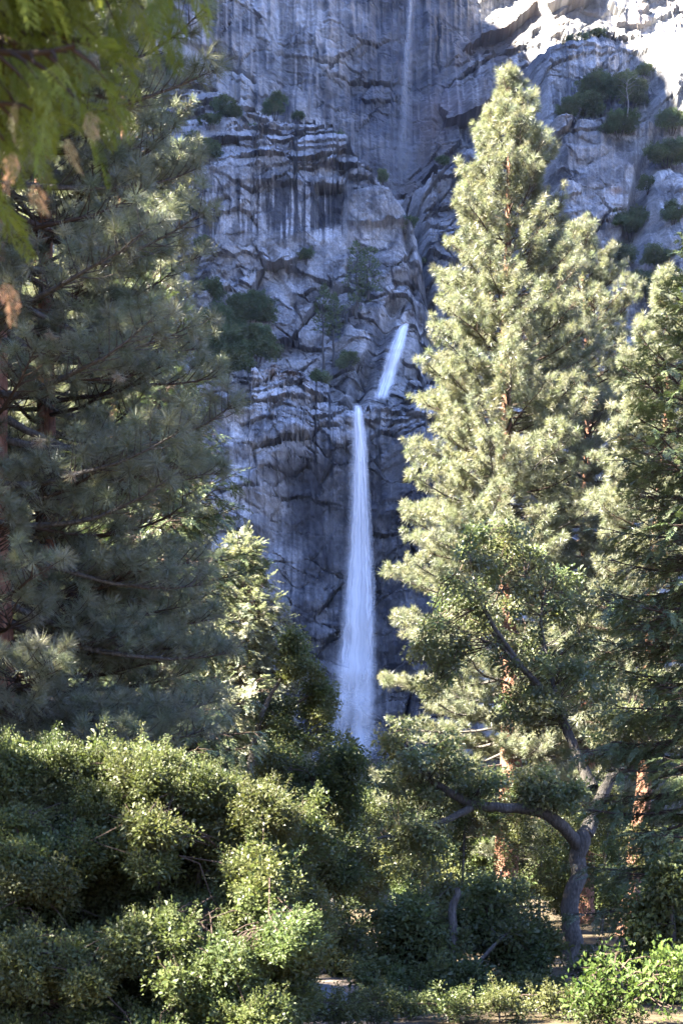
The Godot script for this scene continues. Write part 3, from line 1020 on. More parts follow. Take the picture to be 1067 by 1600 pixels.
func build_cliff_plants() -> void:
	rng.seed = 21
	far_clumps = [leaf_cluster(26, 0.6, 0.36, 0.34), leaf_cluster(22, 0.5, 0.34, 0.36)]
	far_tufts = [frond(9, 1.1, 0.5, 0.16, 0.15, 0.5)]
	var oak := "live_oak"
	var shrub := "cliff_shrub"
	var g1 := "shrubs on the cliff ledges"
	var g2 := "live oaks on the cliff ledges"
	var list := [
		[middle, 245, 132, 92, 54, oak, "broad dark oak on the ledge under the pale rock scar, left", g2],
		[middle, 297, 136, 34, 24, shrub, "small round shrub at the ledge edge right below the pale scar", g1],
		[middle, 258, 192, 48, 26, shrub, "dark shrub on the left of the sloping slab, near the pine", g1],
		[middle, 352, 186, 66, 38, shrub, "wide shrub filling the notch beside the squared blocks", g1],
		[middle, 382, 197, 46, 20, shrub, "low shrub just right of and below the notch shrub", g1],
		[middle, 326, 200, 46, 18, shrub, "low flat shrub in the middle of the sloping slab", g1],
		[middle, 316, 252, 66, 40, shrub, "large dark shrub on the ledge above the streaked face", g1],
		[middle, 430, 182, 44, 46, oak, "upright oak on the crest of the middle cliff", g2],
		[middle, 466, 188, 26, 14, shrub, "low shrub on the crest just right of the upright oak", g1],
		[middle, 527, 214, 28, 14, shrub, "small pale shrub at the shoulder of the crest", g1],
		[middle, 598, 284, 16, 20, shrub, "tiny shrub on the crest's steep right end", g1],
		[middle, 632, 362, 36, 38, shrub, "round shrub at the gully edge beside the smooth lobe", g1],
		[middle, 292, 350, 40, 70, oak, "narrow dark oak against the cliff behind the sunlit pine edge", g2],
		[middle, 314, 392, 26, 40, shrub, "shrub hanging below the narrow oak on the left cliff", g1],
		[middle, 478, 410, 20, 26, shrub, "small shrub at the foot of the black streaks", g1],
		[middle, 545, 582, 46, 34, shrub, "rounded shrub left of the short cascade", g1],
		[gully, 690, 262, 26, 14, shrub, "tiny shrub on the gully slab near the far veil", g1],
		[gully, 732, 300, 30, 34, shrub, "shrub in the gully crack left of the tall pine's top", g1],
		[gully, 664, 412, 18, 12, shrub, "tiny shrub in the crack above the short cascade", g1],
		[lower, 352, 598, 96, 96, oak, "lowest left oak of the big dark clump on the ledge", g2],
		[lower, 402, 572, 80, 76, oak, "right hand oak of the big dark clump on the ledge", g2],
		[middle, 350, 556, 90, 96, oak, "rear left oak of the big dark clump on the ledge", g2],
		[middle, 392, 520, 88, 78, oak, "topmost oak of the big dark clump on the ledge", g2],
		[middle, 330, 490, 50, 66, oak, "leftmost upper oak of the big dark clump on the ledge", g2],
		[lower, 498, 603, 44, 26, shrub, "low shrub at the back edge of the fall's lip ledge", g1],
		[east, 905, 185, 86, 44, shrub, "spreading shrub on the left end of the right wall's shelf", g1],
		[east, 930, 168, 74, 62, oak, "tallest oak of the shelf high on the right wall", g2],
		[east, 980, 176, 70, 72, oak, "oak behind the bleached snag on the right wall", g2],
		[east, 965, 214, 66, 44, shrub, "dark shrub hanging under the bleached snag", g1],
		[east, 1005, 120, 34, 18, shrub, "small shrub on the fluted rock above the snag", g1],
		[east, 935, 62, 40, 16, shrub, "grey shrub on the brow of the right wall", g1],
		[east, 900, 72, 44, 20, shrub, "dark shrub at the left end of the right wall's brow", g1],
		[east, 1048, 210, 62, 44, oak, "oak at the right edge of the frame on the bare slope", g2],
		[east, 1040, 262, 80, 48, oak, "oak beneath the bare slope at the right edge", g2],
		[east, 1012, 300, 34, 28, shrub, "grey shrub under the jutting block of the right wall", g1],
		[east, 985, 378, 90, 66, oak, "oak filling the cleft of the right wall", g2],
		[east, 1030, 420, 70, 44, shrub, "shrub at the foot of the smooth pillar, right", g1],
		[east, 962, 424, 66, 44, shrub, "rounded shrub behind the second pine's tip", g1],
		[east, 1012, 472, 84, 60, oak, "domed oak low on the right wall above the pines", g2],
		[east, 1050, 350, 40, 46, shrub, "shrub on the smooth pillar at the right edge", g1],
	]
	var s := 300
	for b in list:
		s += 1
		cliff_bush(b[0], b[1], b[2], b[3], b[4], b[5], b[6], b[7], s)
	cliff_bush(upper, 832, 150, 34, 40, "cliff_shrub", "sunlit yellow shrub on the bright rock behind the pine top", "", 399)
	# slender conifers in the nook beside the cascade
	var prof := [[0.0, 2.6], [0.3, 3.4], [0.7, 2.2], [1.0, 0.3]]
	var k := 0
	for c in [[506, 584, 132, "slim conifer on the left of the nook beside the cascade"], [521, 580, 112, "bare-stemmed conifer in the middle of the nook beside the cascade"], [556, 505, 116, "bushy conifer growing highest in the rock nook"], [574, 480, 78, "short conifer at the right of the rock nook"]]:
		k += 1
		var p := seen(middle, c[0], c[1])
		p.z += 5.0
		var hh: float = c[2] / F * -p.z
		conifer("ledge_conifer", c[3], "tree", p, {"seed": 60 + k, "h": hh, "lo": 0.42 if k < 3 else 0.12, "r": 0.5, "profile": prof if k < 3 else [[0.0, 4.0], [0.4, 5.0], [0.8, 3.0], [1.0, 0.5]], "rise": [[0.0, -10], [0.6, 5], [1.0, 45]], "n": 46, "twigs": 2.2, "twig": 1.5, "step": 0.5, "size": 1.0, "stray": 0.6, "crook": 0.8, "bark": M.dark_bark}, far_tufts, M.far_leaf, "conifers in the rock nook")
	# bleached snag
	var sp := seen(east, 975, 190)
	sp.z += 5.0
	var snag := thing("dead_tree", "bleached bare snag standing among oaks on the right wall", "dead tree", sp)
	rng.seed = 5
	var w := Wood.new()
	w.tube([Vector3(0, -1, 0), Vector3(0.3, 4, 0), Vector3(-0.4, 8, 0), Vector3(0.2, 11.5, 0)], 0.2, 0.05, 6)
	part("trunk", w.mesh(), M.dead_wood, snag)
	for i in 9:
		var b := Wood.new()
		var y := rng.randf_range(4, 11)
		var dx := rng.randf_range(1.5, 4.0) * (1 if i % 2 else -1)
		b.tube([Vector3(0, y, 0), Vector3(dx * 0.5, y + 1.2, 0.3), Vector3(dx, y + rng.randf_range(0.5, 3.0), 0.5)], 0.08, 0.025, 5)
		part("branch", b.mesh(), M.dead_wood, snag)
	print("cliff plants ", Time.get_ticks_msec())


# ---------------------------------------------------------------- the forest
func foot(u: float, d: float) -> Vector3:
	var x := (u - CX) / F * d
	return Vector3(x, ground_y(x, -d), -d)


func tall(v: float, d: float, base: Vector3) -> float:
	return EYE + (HY - v) / F * d - base.y


func lim(called: String, r0: float, r1: float, pts: Array) -> Dictionary:
	var w := []
	for p in pts:
		w.append(at(p[0], p[1], p[2]))
	return {"name": called, "pts": w, "r0": r0, "r1": r1}


func blob(u: float, v: float, d: float, ru: float, rv: float, rd: float, n: int) -> Array:
	return [at(u, v, d), Vector3(ru / F * d, rv / F * d, rd), n]


func build_forest() -> void:
	rng.seed = 4
	var tuft_mid := [needle_tuft(60, 0.24, 0.011), needle_tuft(56, 0.26, 0.011), needle_tuft(44, 0.2, 0.011)]
	var tuft_near := [needle_tuft(110, 0.19, 0.005), needle_tuft(100, 0.2, 0.005)]
	var fir_spray := [frond(11, 0.42, 0.17, 0.03, 0.3, 0.35), frond(10, 0.36, 0.16, 0.03, 0.1, 0.5)]
	var fir_near := [frond(14, 0.34, 0.13, 0.02, 0.25, 0.4), frond(13, 0.30, 0.12, 0.02, 0.1, 0.5)]
	var cedar := [cedar_spray(0.26, 0.0022), cedar_spray(0.22, 0.0022)]
	var oak_leaves := [leaf_cluster(15, 0.17, 0.085, 0.3), leaf_cluster(13, 0.15, 0.08, 0.32)]
	var bush_leaves := [leaf_cluster(22, 0.10, 0.042, 0.25), leaf_cluster(20, 0.09, 0.04, 0.27), leaf_cluster(14, 0.12, 0.058, 0.3)]
	var far_woods := [leaf_cluster(22, 0.42, 0.2, 0.32)]
	var big_leaves := [leaf_cluster(11, 0.15, 0.06, 0.4)]

	# ---- pines on the right, in full sun
	var pine_rise := [[0.0, -14], [0.3, 0], [0.7, 18], [0.92, 45], [1.0, 70]]
	var b := foot(788, 50.0)
	conifer("ponderosa_pine", "tallest sunlit pine, right of the waterfall", "tree", b, {"seed": 101, "h": tall(118, 50.0, b), "lo": 0.12, "r": 0.5, "profile": [[0.0, 4.1], [0.2, 4.6], [0.45, 3.9], [0.7, 2.9], [0.9, 1.6], [1.0, 0.45]], "rise": pine_rise, "n": 295, "twigs": 8.0, "twig": 1.0, "step": 0.14, "size": 1.0, "crowd": 0.85, "fill": 0.6, "lean": Vector2(0.008, 0)}, tuft_mid, M.needle, "pines right of the falls")
	b = foot(912, 55.0)
	conifer("ponderosa_pine", "second sunlit pine, tucked behind the tallest pine's right side", "tree", b, {"seed": 102, "h": tall(348, 55.0, b), "lo": 0.1, "r": 0.4, "profile": [[0.0, 4.4], [0.25, 5.0], [0.6, 3.8], [0.9, 1.6], [1.0, 0.45]], "rise": pine_rise, "n": 270, "twigs": 7.5, "twig": 1.0, "step": 0.15, "size": 1.0, "fill": 0.6}, tuft_mid, M.needle, "pines right of the falls")
	b = foot(978, 46.0)
	conifer("ponderosa_pine", "red-trunked pine at the right with a leaning stem", "tree", b, {"seed": 103, "h": tall(425, 46.0, b), "lo": 0.3, "r": 0.34, "profile": [[0.0, 2.4], [0.3, 2.6], [0.7, 1.9], [1.0, 0.4]], "rise": pine_rise, "n": 200, "twigs": 7.5, "twig": 0.9, "step": 0.15, "size": 1.0, "fill": 0.6, "lean": Vector2(0.07, 0)}, tuft_mid, M.needle, "pines right of the falls")
	# ---- dark fir at the right edge
	b = foot(1105, 21.0)
	conifer("douglas_fir", "dark green fir cut by the right edge of the picture", "tree", b, {"seed": 104, "h": 11.5, "lo": 0.1, "r": 0.26, "profile": [[0.0, 1.7], [0.3, 1.9], [0.6, 1.4], [0.9, 0.5], [1.0, 0.15]], "rise": [[0.0, -18], [0.6, 4], [1.0, 50]], "n": 230, "twigs": 10.0, "twig": 0.7, "step": 0.12, "size": 0.9, "fill": 0.9, "sag": 0.35, "lift0": -0.5, "lift1": 0.2, "tipup": 0.0, "bare": 0.2, "bark": M.dark_bark, "flat": true}, fir_near, M.fir_needle)

	# ---- left side: near pine, then fir, sunlit pine behind, sunlit fir
	b = foot(-4, 18.0)
	var near_pine := conifer("ponderosa_pine", "big shaded pine filling the left edge, its red trunk glimpsed", "tree", b, {"seed": 105, "h": 26.0, "lo": 0.09, "r": 0.3, "profile": [[0.0, 2.5], [0.2, 2.9], [0.5, 2.9], [0.7, 2.0], [1.0, 0.4]], "rise": [[0.0, -16], [0.4, -4], [0.8, 16], [1.0, 60]], "n": 300, "crowd": 1.6, "twigs": 11.0, "twig": 0.7, "step": 0.14, "size": 1.0, "fill": 0.4, "thick": 0.014, "curl": 0.75}, tuft_near, M.needle)
	b = foot(85, 19.8)
	conifer("ponderosa_pine", "second shaded pine, just right of and behind the near pine", "tree", b, {"seed": 115, "h": 19.0, "lo": 0.1, "r": 0.24, "profile": [[0.0, 2.2], [0.3, 2.3], [0.6, 2.0], [0.8, 1.4], [1.0, 0.3]], "rise": pine_rise, "n": 260, "crowd": 1.2, "twigs": 8.5, "twig": 0.7, "step": 0.15, "size": 1.0, "fill": 0.5, "thick": 0.013}, tuft_near, M.needle)
	b = foot(188, 33.0)
	conifer("ponderosa_pine", "sunlit pine behind the big shaded pine, left of the falls", "tree", b, {"seed": 106, "h": tall(-60, 33.0, b), "lo": 0.12, "r": 0.36, "profile": [[0.0, 2.5], [0.3, 2.6], [0.55, 2.3], [0.8, 1.5], [1.0, 0.4]], "rise": pine_rise, "n": 220, "twigs": 7.0, "twig": 0.9, "step": 0.17, "size": 1.0, "fill": 0.6}, tuft_mid, M.needle)
	b = foot(240, 27.0)
	conifer("douglas_fir", "dark drooping fir between the near pine and the falls", "tree", b, {"seed": 107, "crowd": 0.95, "h": tall(440, 27.0, b), "lo": 0.08, "r": 0.22, "profile": [[0.0, 2.2], [0.3, 2.1], [0.65, 1.8], [0.9, 0.9], [1.0, 0.2]], "rise": [[0.0, -10], [0.6, 0], [1.0, 50]], "n": 230, "twigs": 10.0, "twig": 0.7, "step": 0.13, "size": 0.95, "fill": 0.9, "sag": 0.4, "lift0": -0.6, "lift1": 0.2, "tipup": -0.1, "bare": 0.2, "bark": M.dark_bark, "flat": true}, fir_near, M.fir_needle)
	b = foot(372, 44.0)
	conifer("white_fir", "pale sunlit fir just left of the waterfall's foot", "tree", b, {"seed": 108, "h": tall(838, 44.0, b), "lo": 0.06, "r": 0.25, "profile": [[0.0, 2.9], [0.4, 2.3], [0.75, 1.4], [1.0, 0.25]], "rise": [[0.0, -12], [0.6, 0], [1.0, 50]], "n": 280, "twigs": 9.5, "twig": 0.9, "step": 0.15, "size": 1.25, "fill": 0.9, "sag": 0.4, "lift0": -0.6, "lift1": 0.2, "tipup": -0.1, "bare": 0.15, "bark": M.dark_bark, "flat": true}, fir_spray, M.needle)
	b = foot(60, 36.0)
	conifer("ponderosa_pine", "bright pine glimpsed through the near pine's gaps at far left", "tree", b, {"seed": 110, "h": tall(60, 36.0, b), "lo": 0.1, "r": 0.36, "profile": [[0.0, 3.0], [0.5, 2.8], [0.8, 1.6], [1.0, 0.3]], "rise": pine_rise, "n": 170, "twigs": 6.5, "twig": 0.9, "step": 0.19, "size": 1.1, "fill": 0.6}, tuft_mid, M.needle)
	b = foot(285, 50.0)
	conifer("white_fir", "pale fir behind the dark drooping fir, left of the falls", "tree", b, {"seed": 111, "h": tall(700, 50.0, b), "lo": 0.05, "r": 0.25, "profile": [[0.0, 2.6], [0.4, 2.2], [0.75, 1.1], [1.0, 0.1]], "rise": [[0.0, -12], [0.6, 0], [1.0, 50]], "n": 190, "twigs": 7.0, "twig": 0.9, "step": 0.19, "size": 1.2, "fill": 0.9, "sag": 0.4, "lift0": -0.6, "lift1": 0.2, "tipup": -0.1, "bare": 0.15, "bark": M.dark_bark, "flat": true}, fir_spray, M.needle)
	# pines standing left of the view; their shade lies on the near pine
	for q in [[-11.5, -13.5, 23.0, "pine just outside the left edge, nearest the camera"], [-15.0, -18.5, 27.0, "pine outside the left edge, beyond the nearest one"], [-10.0, -16.0, 24.0, "pine outside the left edge, close beside the near pine"]]:
		conifer("ponderosa_pine", q[3], "tree", Vector3(q[0], 0, q[1]), {"seed": 112 + int(-q[1]), "h": q[2], "lo": 0.12, "r": 0.36, "profile": [[0.0, 3.0], [0.5, 2.8], [0.8, 1.6], [1.0, 0.3]], "rise": pine_rise, "n": 150, "twigs": 5.5, "twig": 0.9, "step": 0.26, "size": 1.4, "fill": 0.7}, tuft_mid, M.needle)
	conifer("ponderosa_pine", "young pine outside the left edge shading the big shrub", "tree", Vector3(-8.2, 0, -11.0), {"seed": 131, "h": 7.3, "lo": 0.15, "r": 0.14, "profile": [[0.0, 2.2], [0.5, 2.0], [0.85, 1.2], [1.0, 0.3]], "rise": pine_rise, "n": 90, "twigs": 6.0, "twig": 0.8, "step": 0.2, "size": 1.1, "fill": 0.6}, tuft_mid, M.needle)
	print("conifers ", Time.get_ticks_msec())

	# ---- hanging cedar boughs close to the camera, upper left
	b = Vector3(-1.42, 0.0, -4.0)
	var cedar_tree := conifer("incense_cedar", "blurred yellow-green cedar boughs hanging in the upper left corner", "tree", b, {"seed": 109, "h": 6.0, "lo": 0.68, "r": 0.12, "profile": [[0.0, 0.6], [0.3, 0.75], [0.8, 0.7], [1.0, 0.3]], "rise": [[0.0, -25], [0.6, -15], [1.0, 20]], "n": 110, "twigs": 18.0, "twig": 0.35, "step": 0.06, "size": 0.7, "fill": 0.9, "sag": 0.7, "lift0": -0.9, "lift1": 0.1, "tipup": -0.3, "bare": 0.15, "thick": 0.008, "bark": M.dark_bark, "flat": true}, cedar, M.cedar_leaf)

	for q in [[58, 285, 3.8], [20, 235, 3.8], [140, 172, 3.9], [6, 440, 3.7], [110, 215, 3.8], [30, 160, 3.8]]:
		var dead := part("dead_spray", cedar[0], M.dead_leaf, cedar_tree)
		dead.transform = Transform3D(look(Vector3(rng.randf_range(-0.4, 0.4), -1, 0.1).normalized(), 0.4, rng.randf() * TAU), at(q[0], q[1], q[2]) - cedar_tree.position)
	for q in [[112, 85, 16.5], [150, 92, 16.6], [62, 690, 16.2], [112, 742, 16.0], [30, 150, 16.4], [185, 590, 16.3], [80, 525, 16.2]]:
		var dead := part("dead_tuft", tuft_near[0], M.dead_leaf, near_pine)
		dead.transform = Transform3D(look(Vector3(rng.randf_range(-0.4, 0.4), -1, 0.1).normalized(), 0.7, 0.0), at(q[0], q[1], q[2]) - near_pine.position)

	# ---- oak on the right with its bent dark limbs
	var d := 27.0
	leafy("black_oak", "gnarled dark-limbed oak in front of the tall pine", "tree", foot(890, d), [
		lim("trunk", 0.19, 0.15, [[888, 1545, d], [893, 1470, d], [897, 1400, d], [907, 1330, d], [916, 1300, d]]),
		lim("limb", 0.13, 0.04, [[905, 1325, d], [880, 1292, d - 0.4], [842, 1268, d - 0.8], [790, 1262, d - 1.2], [735, 1256, d - 1.5], [700, 1236, d - 1.8], [662, 1205, d - 2.0], [630, 1150, d - 2.0]]),
		lim("limb", 0.08, 0.02, [[745, 1256, d - 1.4], [700, 1280, d - 1.9], [640, 1300, d - 2.2], [590, 1310, d - 2.4]]),
		lim("limb", 0.15, 0.06, [[914, 1302, d], [935, 1255, d + 0.2], [955, 1215, d + 0.2], [985, 1195, d], [1020, 1165, d - 0.4]]),
		lim("limb", 0.09, 0.03, [[950, 1225, d + 0.2], [970, 1170, d + 0.5], [1000, 1110, d + 0.6], [1050, 1060, d + 0.4]]),
		lim("limb", 0.12, 0.03, [[926, 1230, d + 0.3], [905, 1190, d + 0.6], [880, 1130, d + 0.8], [845, 1075, d + 0.8], [800, 1030, d + 0.6], [770, 990, d + 0.5]]),
		lim("limb", 0.06, 0.02, [[880, 1130, d + 0.8], [860, 1050, d + 1.0], [845, 980, d + 1.0], [850, 920, d + 1.0]]),
		lim("limb", 0.05, 0.015, [[820, 1050, d + 0.7], [760, 960, d + 0.3], [740, 900, d + 0.2], [735, 850, d + 0.2]]),
	], [
		blob(735, 930, d + 0.4, 105, 115, 1.5, 58), blob(870, 960, d + 1.2, 120, 110, 1.5, 58), blob(690, 1030, d, 70, 60, 1.0, 32), blob(900, 1060, d + 1.2, 90, 70, 1.2, 36), blob(790, 860, d + 0.6, 80, 50, 1.0, 40), blob(830, 1090, d + 0.5, 70, 60, 1.0, 40),
		blob(652, 1190, d - 2.0, 62, 80, 1.0, 60), blob(730, 1225, d - 1.6, 90, 45, 0.9, 45), blob(640, 1310, d - 2.0, 80, 60, 0.9, 55), blob(840, 1230, d - 0.9, 80, 45, 0.8, 50), blob(990, 1110, d + 0.2, 80, 70, 1.0, 60),
	], {"seed": 201, "spread": 0.2, "per": 5, "clump": 24, "clump_r": 0.26, "gap": 1.1, "open": -0.2, "shell": 0.5, "twig_r": 0.009}, oak_leaves, M.pale_oak_leaf)

	# ---- shaded oaks between the firs and the fall
	d = 36.0
	leafy("live_oak", "dark oak reaching over the waterfall's foot from the left", "tree", foot(400, d), [
		lim("trunk", 0.16, 0.1, [[372, 1420, d], [380, 1300, d], [392, 1200, d], [400, 1150, d]]),
		lim("limb", 0.09, 0.02, [[392, 1190, d], [412, 1110, d - 0.3], [440, 1060, d - 0.5], [470, 1020, d - 0.6]]),
		lim("limb", 0.07, 0.02, [[400, 1150, d], [445, 1110, d], [490, 1085, d], [520, 1080, d]]),
		lim("limb", 0.05, 0.015, [[400, 1180, d], [440, 1170, d], [480, 1150, d], [510, 1130, d]]),
	], [blob(468, 1030, d - 0.5, 42, 45, 0.9, 70), blob(500, 1090, d, 34, 34, 0.8, 55), blob(440, 1120, d, 50, 45, 0.9, 40), blob(480, 1150, d, 46, 30, 0.8, 40)],
		{"seed": 202, "spread": 0.28, "per": 6, "clump": 10, "clump_r": 0.42, "gap": 0.9, "open": -0.1, "shell": 0.5, "twig_r": 0.009}, oak_leaves, M.oak_leaf)
	d = 29.2
	leafy("bay_tree", "deep green leafy tree in front of the pool below the fall", "tree", foot(480, d), [
		lim("trunk", 0.14, 0.08, [[470, 1500, d], [478, 1400, d], [485, 1300, d], [490, 1220, d]]),
		lim("limb", 0.06, 0.02, [[485, 1300, d], [520, 1250, d], [536, 1200, d]]),
	], [blob(470, 1245, d, 66, 80, 1.2, 150), blob(532, 1225, d, 34, 60, 0.9, 90), blob(500, 1330, d, 66, 80, 1.2, 150), blob(430, 1210, d + 0.5, 50, 60, 1.0, 70)],
		{"seed": 203, "spread": 0.28, "per": 7, "clump": 9, "gap": 1.0, "sprig": 0.3, "open": -0.25, "shell": 0.7, "twig_r": 0.008}, oak_leaves, M.oak_leaf)
	d = 96.0
	leafy("streamside_tree", "bluish shaded tree below the fall in the middle gap", "tree", foot(585, d), [lim("trunk", 0.2, 0.1, [[585, 1440, d], [588, 1380, d], [580, 1300, d]])],
		[blob(585, 1310, d, 50, 100, 2.0, 200), blob(560, 1390, d, 50, 70, 2.0, 120)], {"seed": 204, "spread": 0.6, "per": 8, "clump": 10, "gap": 0.5, "open": -0.3, "shell": 0.6, "twig_r": 0.012}, [leaf_cluster(18, 0.3, 0.15, 0.3)], M.oak_leaf)
	d = 26.0
	leafy("dogwood", "small light green bush beside the sandy patch", "shrub", foot(545, d), [lim("stem", 0.03, 0.01, [[545, 1540, d], [542, 1480, d], [538, 1430, d]])],
		[blob(540, 1480, d, 42, 58, 0.7, 90)], {"seed": 205, "spread": 0.22, "per": 6, "gap": 1.2, "open": -0.2, "shell": 0.45}, oak_leaves, M.oak_leaf)

	# ---- big shrub on the lower left
	d = 14.5
	var bl := []
	rng.seed = 88
	for k in 130:
		var u := rng.randf_range(-30.0, 455.0)
		var roof := line_at([[-30, 1185], [80, 1172], [190, 1160], [260, 1190], [350, 1235], [420, 1262], [470, 1330], [500, 1420]], u)
		var v := lerpf(roof + 30.0, 1640.0, float(k - 30) / 99.0 if k > 30 else rng.randf() * 0.04)
		var q := (v - roof) / (1640.0 - roof)
		var w := rng.randf_range(26.0, 58.0)
		bl.append(blob(u, v, 15.0 - 2.0 * sqrt(q) + rng.randf_range(-0.7, 0.6), w, w * rng.randf_range(0.6, 0.9), 0.4, int(w * w / 30.0)))
	for k in 26:
		var u := 10.0 + (k % 9) * 55.0 + rng.randf_range(-15, 15)
		bl.append(blob(u, 1330.0 + (k / 9) * 110.0 + rng.randf_range(-20, 20), 14.9 - 0.5 * (k / 9), 70, 75, 0.4, 70))
	var stems := []
	for k in 7:
		var u := 60.0 + k * 62.0
		stems.append(lim("stem", 0.05, 0.015, [[230 + (u - 230) * 0.4, 1640, 14.4], [230 + (u - 230) * 0.7, 1520, 14.3], [u, 1400, 14.2], [u + 10, 1280, 14.4]]))
	leafy("evergreen_shrub", "huge rounded yellow-green shrub filling the lower left", "shrub", foot(230, 14.5), stems, bl, {"seed": 206, "spread": 0.14, "per": 10, "sprig": 0.4, "gap": 2.2, "open": -0.8, "shell": 0.75, "upper": 0.6, "twig_r": 0.006}, bush_leaves, M.oak_leaf)

	# ---- dark understory on the lower right
	d = 21.0
	var low := [[640, 1470, 21.5, 80, 80], [740, 1440, 22.0, 90, 75], [830, 1480, 21.5, 80, 80], [700, 1550, 20.5, 110, 60], [600, 1540, 20.8, 55, 60], [820, 1560, 20.5, 90, 50], [870, 1580, 19.5, 70, 40], [590, 1590, 19.5, 50, 30], [960, 1540, 20.5, 60, 50], [650, 1590, 18.5, 90, 30], [800, 1595, 18.5, 100, 30], [920, 1590, 19.0, 60, 40]]
	bl = []
	for l in low:
		bl.append(blob(l[0], l[1], l[2], l[3], l[4], 0.9, int(l[3] * l[4] / 55.0)))
	leafy("understory_oak", "dark leafy undergrowth oak at the bottom right of centre", "shrub", foot(720, d), [lim("trunk", 0.09, 0.05, [[705, 1640, d], [708, 1540, d], [706, 1440, d], [715, 1390, d]]), lim("limb", 0.04, 0.015, [[708, 1540, d], [760, 1490, d], [800, 1450, d]]), lim("limb", 0.04, 0.015, [[706, 1500, d], [660, 1470, d], [620, 1450, d]])], bl, {"seed": 207, "spread": 0.22, "per": 6, "clump": 14, "clump_r": 0.42, "gap": 1.4, "open": -0.2, "sprig": 0.3, "shell": 0.7, "twig_r": 0.007}, oak_leaves, M.oak_leaf)
	d = 16.0
	leafy("maple_sapling", "bright green maple sapling in the bottom right corner", "shrub", foot(980, d), [lim("stem", 0.025, 0.01, [[985, 1640, d], [980, 1570, d], [960, 1510, d]])],
		[blob(990, 1540, d, 95, 55, 0.8, 36), blob(930, 1555, d, 55, 34, 0.5, 14), blob(1040, 1510, d, 50, 40, 0.5, 12)], {"seed": 208, "spread": 0.24, "per": 3, "gap": 1.6, "open": -0.2, "shell": 0.6}, big_leaves, M.maple_leaf)
	# ---- sunlit thicket under the pines
	var thick := [[640, 1330, 44.0, 70, 100, "sunlit thicket left of the tall pine's trunk, behind the oak limb"], [720, 1290, 47.0, 75, 90, "sunlit thicket at the foot of the tall pine"], [840, 1330, 42.0, 80, 110, "pale sunlit thicket between the tall pine and the oak trunk"], [940, 1340, 40.0, 70, 120, "sunlit thicket between the oak trunk and the red pine trunk"], [1040, 1380, 36.0, 70, 130, "sunlit thicket right of the red pine trunk"], [770, 1420, 36.0, 90, 80, "low sunlit thicket behind the dark undergrowth"]]
	for k in thick.size():
		var t: Array = thick[k]
		d = t[2]
		leafy("thicket", t[5], "shrub", foot(t[0], d), [lim("stem", 0.05, 0.02, [[t[0], 1460, d], [t[0] + 6, t[1], d], [t[0] + 12, t[1] - 60, d]])], [blob(t[0], t[1], d, t[3], t[4], 1.5, 170)], {"seed": 220 + k, "spread": 0.32, "per": 6, "clump": 10, "gap": 0.8, "open": -0.3, "sprig": 0.3, "shell": 0.7, "twig_r": 0.01}, oak_leaves, M.oak_leaf, "thicket under the pines")
	# ---- woods climbing towards the foot of the cliff
	var woods := [[560, 1262, 130.0, 30, 60, "shaded tree at the base of the fall, centre"], [612, 1250, 120.0, 40, 80, "shaded tree right of the fall's base"], [660, 1260, 105.0, 50, 90, "shaded tree behind the oak limb, right of the fall's base"], [520, 1290, 95.0, 40, 70, "shaded tree below the fall, left of centre"], [700, 1340, 92.0, 60, 80, "tree behind the sunlit thicket, right of centre"], [800, 1340, 75.0, 80, 110, "tree behind the tall pine's lower trunk"], [900, 1340, 78.0, 80, 110, "tree behind the oak trunk"], [1000, 1340, 72.0, 80, 120, "tree behind the red pine trunk"], [330, 1260, 70.0, 90, 110, "tree behind the sunlit fir's foot"], [180, 1250, 66.0, 100, 110, "tree behind the big shrub, left"], [60, 1240, 60.0, 100, 110, "tree behind the near pine's trunk"], [440, 1330, 96.0, 60, 80, "tree behind the dark leafy tree, left of centre"]]
	for k in woods.size():
		var t: Array = woods[k]
		d = t[2]
		leafy("woodland_tree", t[5], "tree", foot(t[0], d), [{"name": "trunk", "pts": [foot(t[0], d), at(t[0], t[1] + 30, d), at(t[0] + 5, t[1] - t[4] * 0.6, d)], "r0": 0.2, "r1": 0.05}], [blob(t[0], t[1], d, t[3], t[4], 2.5, 260)], {"seed": 260 + k, "spread": 0.6, "per": 6, "clump": 12, "gap": 0.5, "open": -0.35, "shell": 0.45, "twigs": false}, far_woods, M.oak_leaf, "trees climbing towards the cliff")
	leafy("oak_shrub", "dark shrub at the right edge above the maple sapling", "shrub", foot(1060, 19.0), [lim("stem", 0.05, 0.02, [[1060, 1600, 19.0], [1050, 1450, 19.0], [1045, 1330, 19.0]])], [blob(1050, 1430, 19.0, 60, 120, 0.8, 120)], {"seed": 240, "spread": 0.26, "per": 6, "clump": 8, "gap": 1.0, "open": -0.2, "shell": 0.5}, oak_leaves, M.oak_leaf)
	rng.seed = 12
	var st := SurfaceTool.new()
	var stone := SphereMesh.new()
	stone.radius = 0.4
	stone.height = 0.62
	stone.radial_segments = 28
	stone.rings = 16
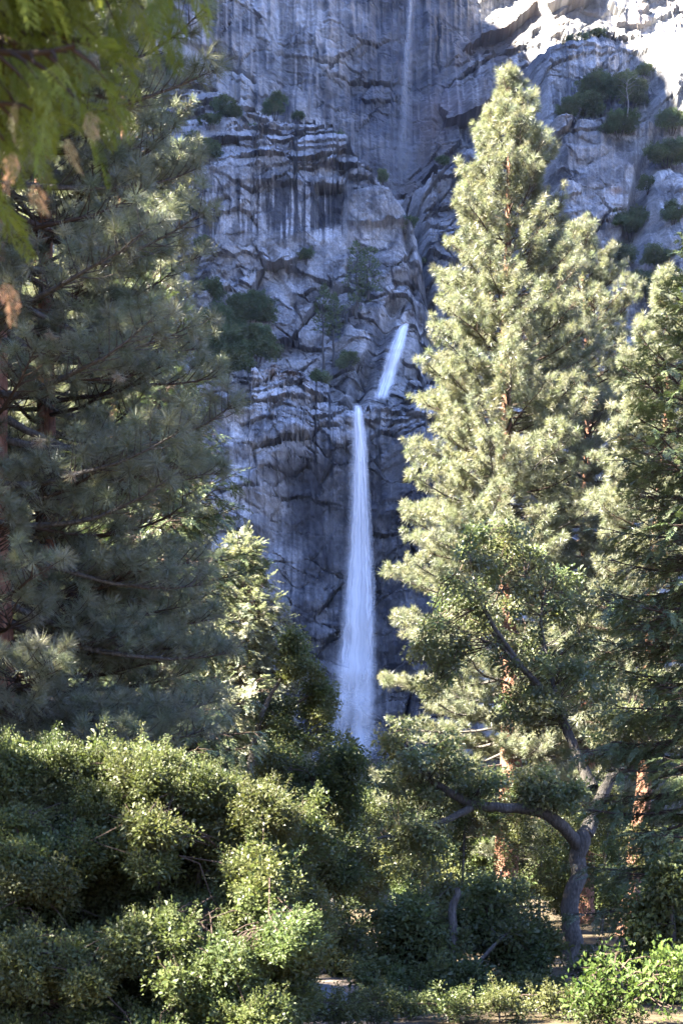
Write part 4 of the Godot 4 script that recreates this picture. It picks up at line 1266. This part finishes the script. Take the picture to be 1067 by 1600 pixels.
	var sa := stone.get_mesh_arrays()
	var sv: PackedVector3Array = sa[Mesh.ARRAY_VERTEX]
	var si: PackedInt32Array = sa[Mesh.ARRAY_INDEX]
	st.begin(Mesh.PRIMITIVE_TRIANGLES)
	st.set_smooth_group(0)
	for k in si:
		var p := sv[k]
		p *= 1.0 + 0.3 * n_cell.get_noise_2d(p.x * 1.6 + p.z, p.y * 2.0 + p.z) + 0.06 * n_vol.get_noise_3dv(p * 7.0)
		st.set_color(Color(0.12, 0.115, 0.11) * (1.0 + 0.5 * n_vol.get_noise_3dv(p * 9.0)))
		st.add_vertex(p)
	st.generate_normals()
	var bo := part("boulder", st.commit(), M.granite, self)
	bo.position = foot(500, 18.5) + Vector3(0, 0.05, 0)
	bo.rotation = Vector3(0.2, 0.8, 0.1)
	bo.set_meta("label", "weathered grey boulder half sunk beside the sandy patch")
	bo.set_meta("category", "boulder")
	# ---- low plants along the near edge
	for q in [[620, 17.0, "low leafy plant just right of the sandy patch"], [700, 16.6, "low leafy plant under the dark undergrowth, nearer the sand"], [780, 16.4, "low leafy plant under the dark undergrowth, in its middle"], [860, 16.8, "low leafy plant left of the maple sapling"], [480, 17.2, "low leafy plant between the big shrub and the boulder"], [565, 24.5, "low leafy plant behind the sandy patch"], [945, 16.0, "low leafy plant at the foot of the maple sapling"], [580, 16.2, "low leafy plant at the bottom edge right of the boulder"], [525, 15.8, "low leafy plant at the bottom edge in front of the boulder"]]:
		var pb: Vector3 = foot(q[0], q[1])
		leafy("low_plant", q[2], "plant", pb, [{"name": "stem", "pts": [pb, pb + Vector3(0, 0.15, 0), pb + Vector3(0.03, 0.28, 0)], "r0": 0.012, "r1": 0.005}], [[pb + Vector3(0, 0.2, 0), Vector3(0.4, 0.2, 0.3), 22]], {"seed": 300 + int(q[0]), "spread": 0.12, "per": 4, "gap": 2.0, "open": -0.8, "shell": 0.6, "sprig": 0.4}, bush_leaves, M.oak_leaf, "low plants along the near edge")
	print("forest ", Time.get_ticks_msec())
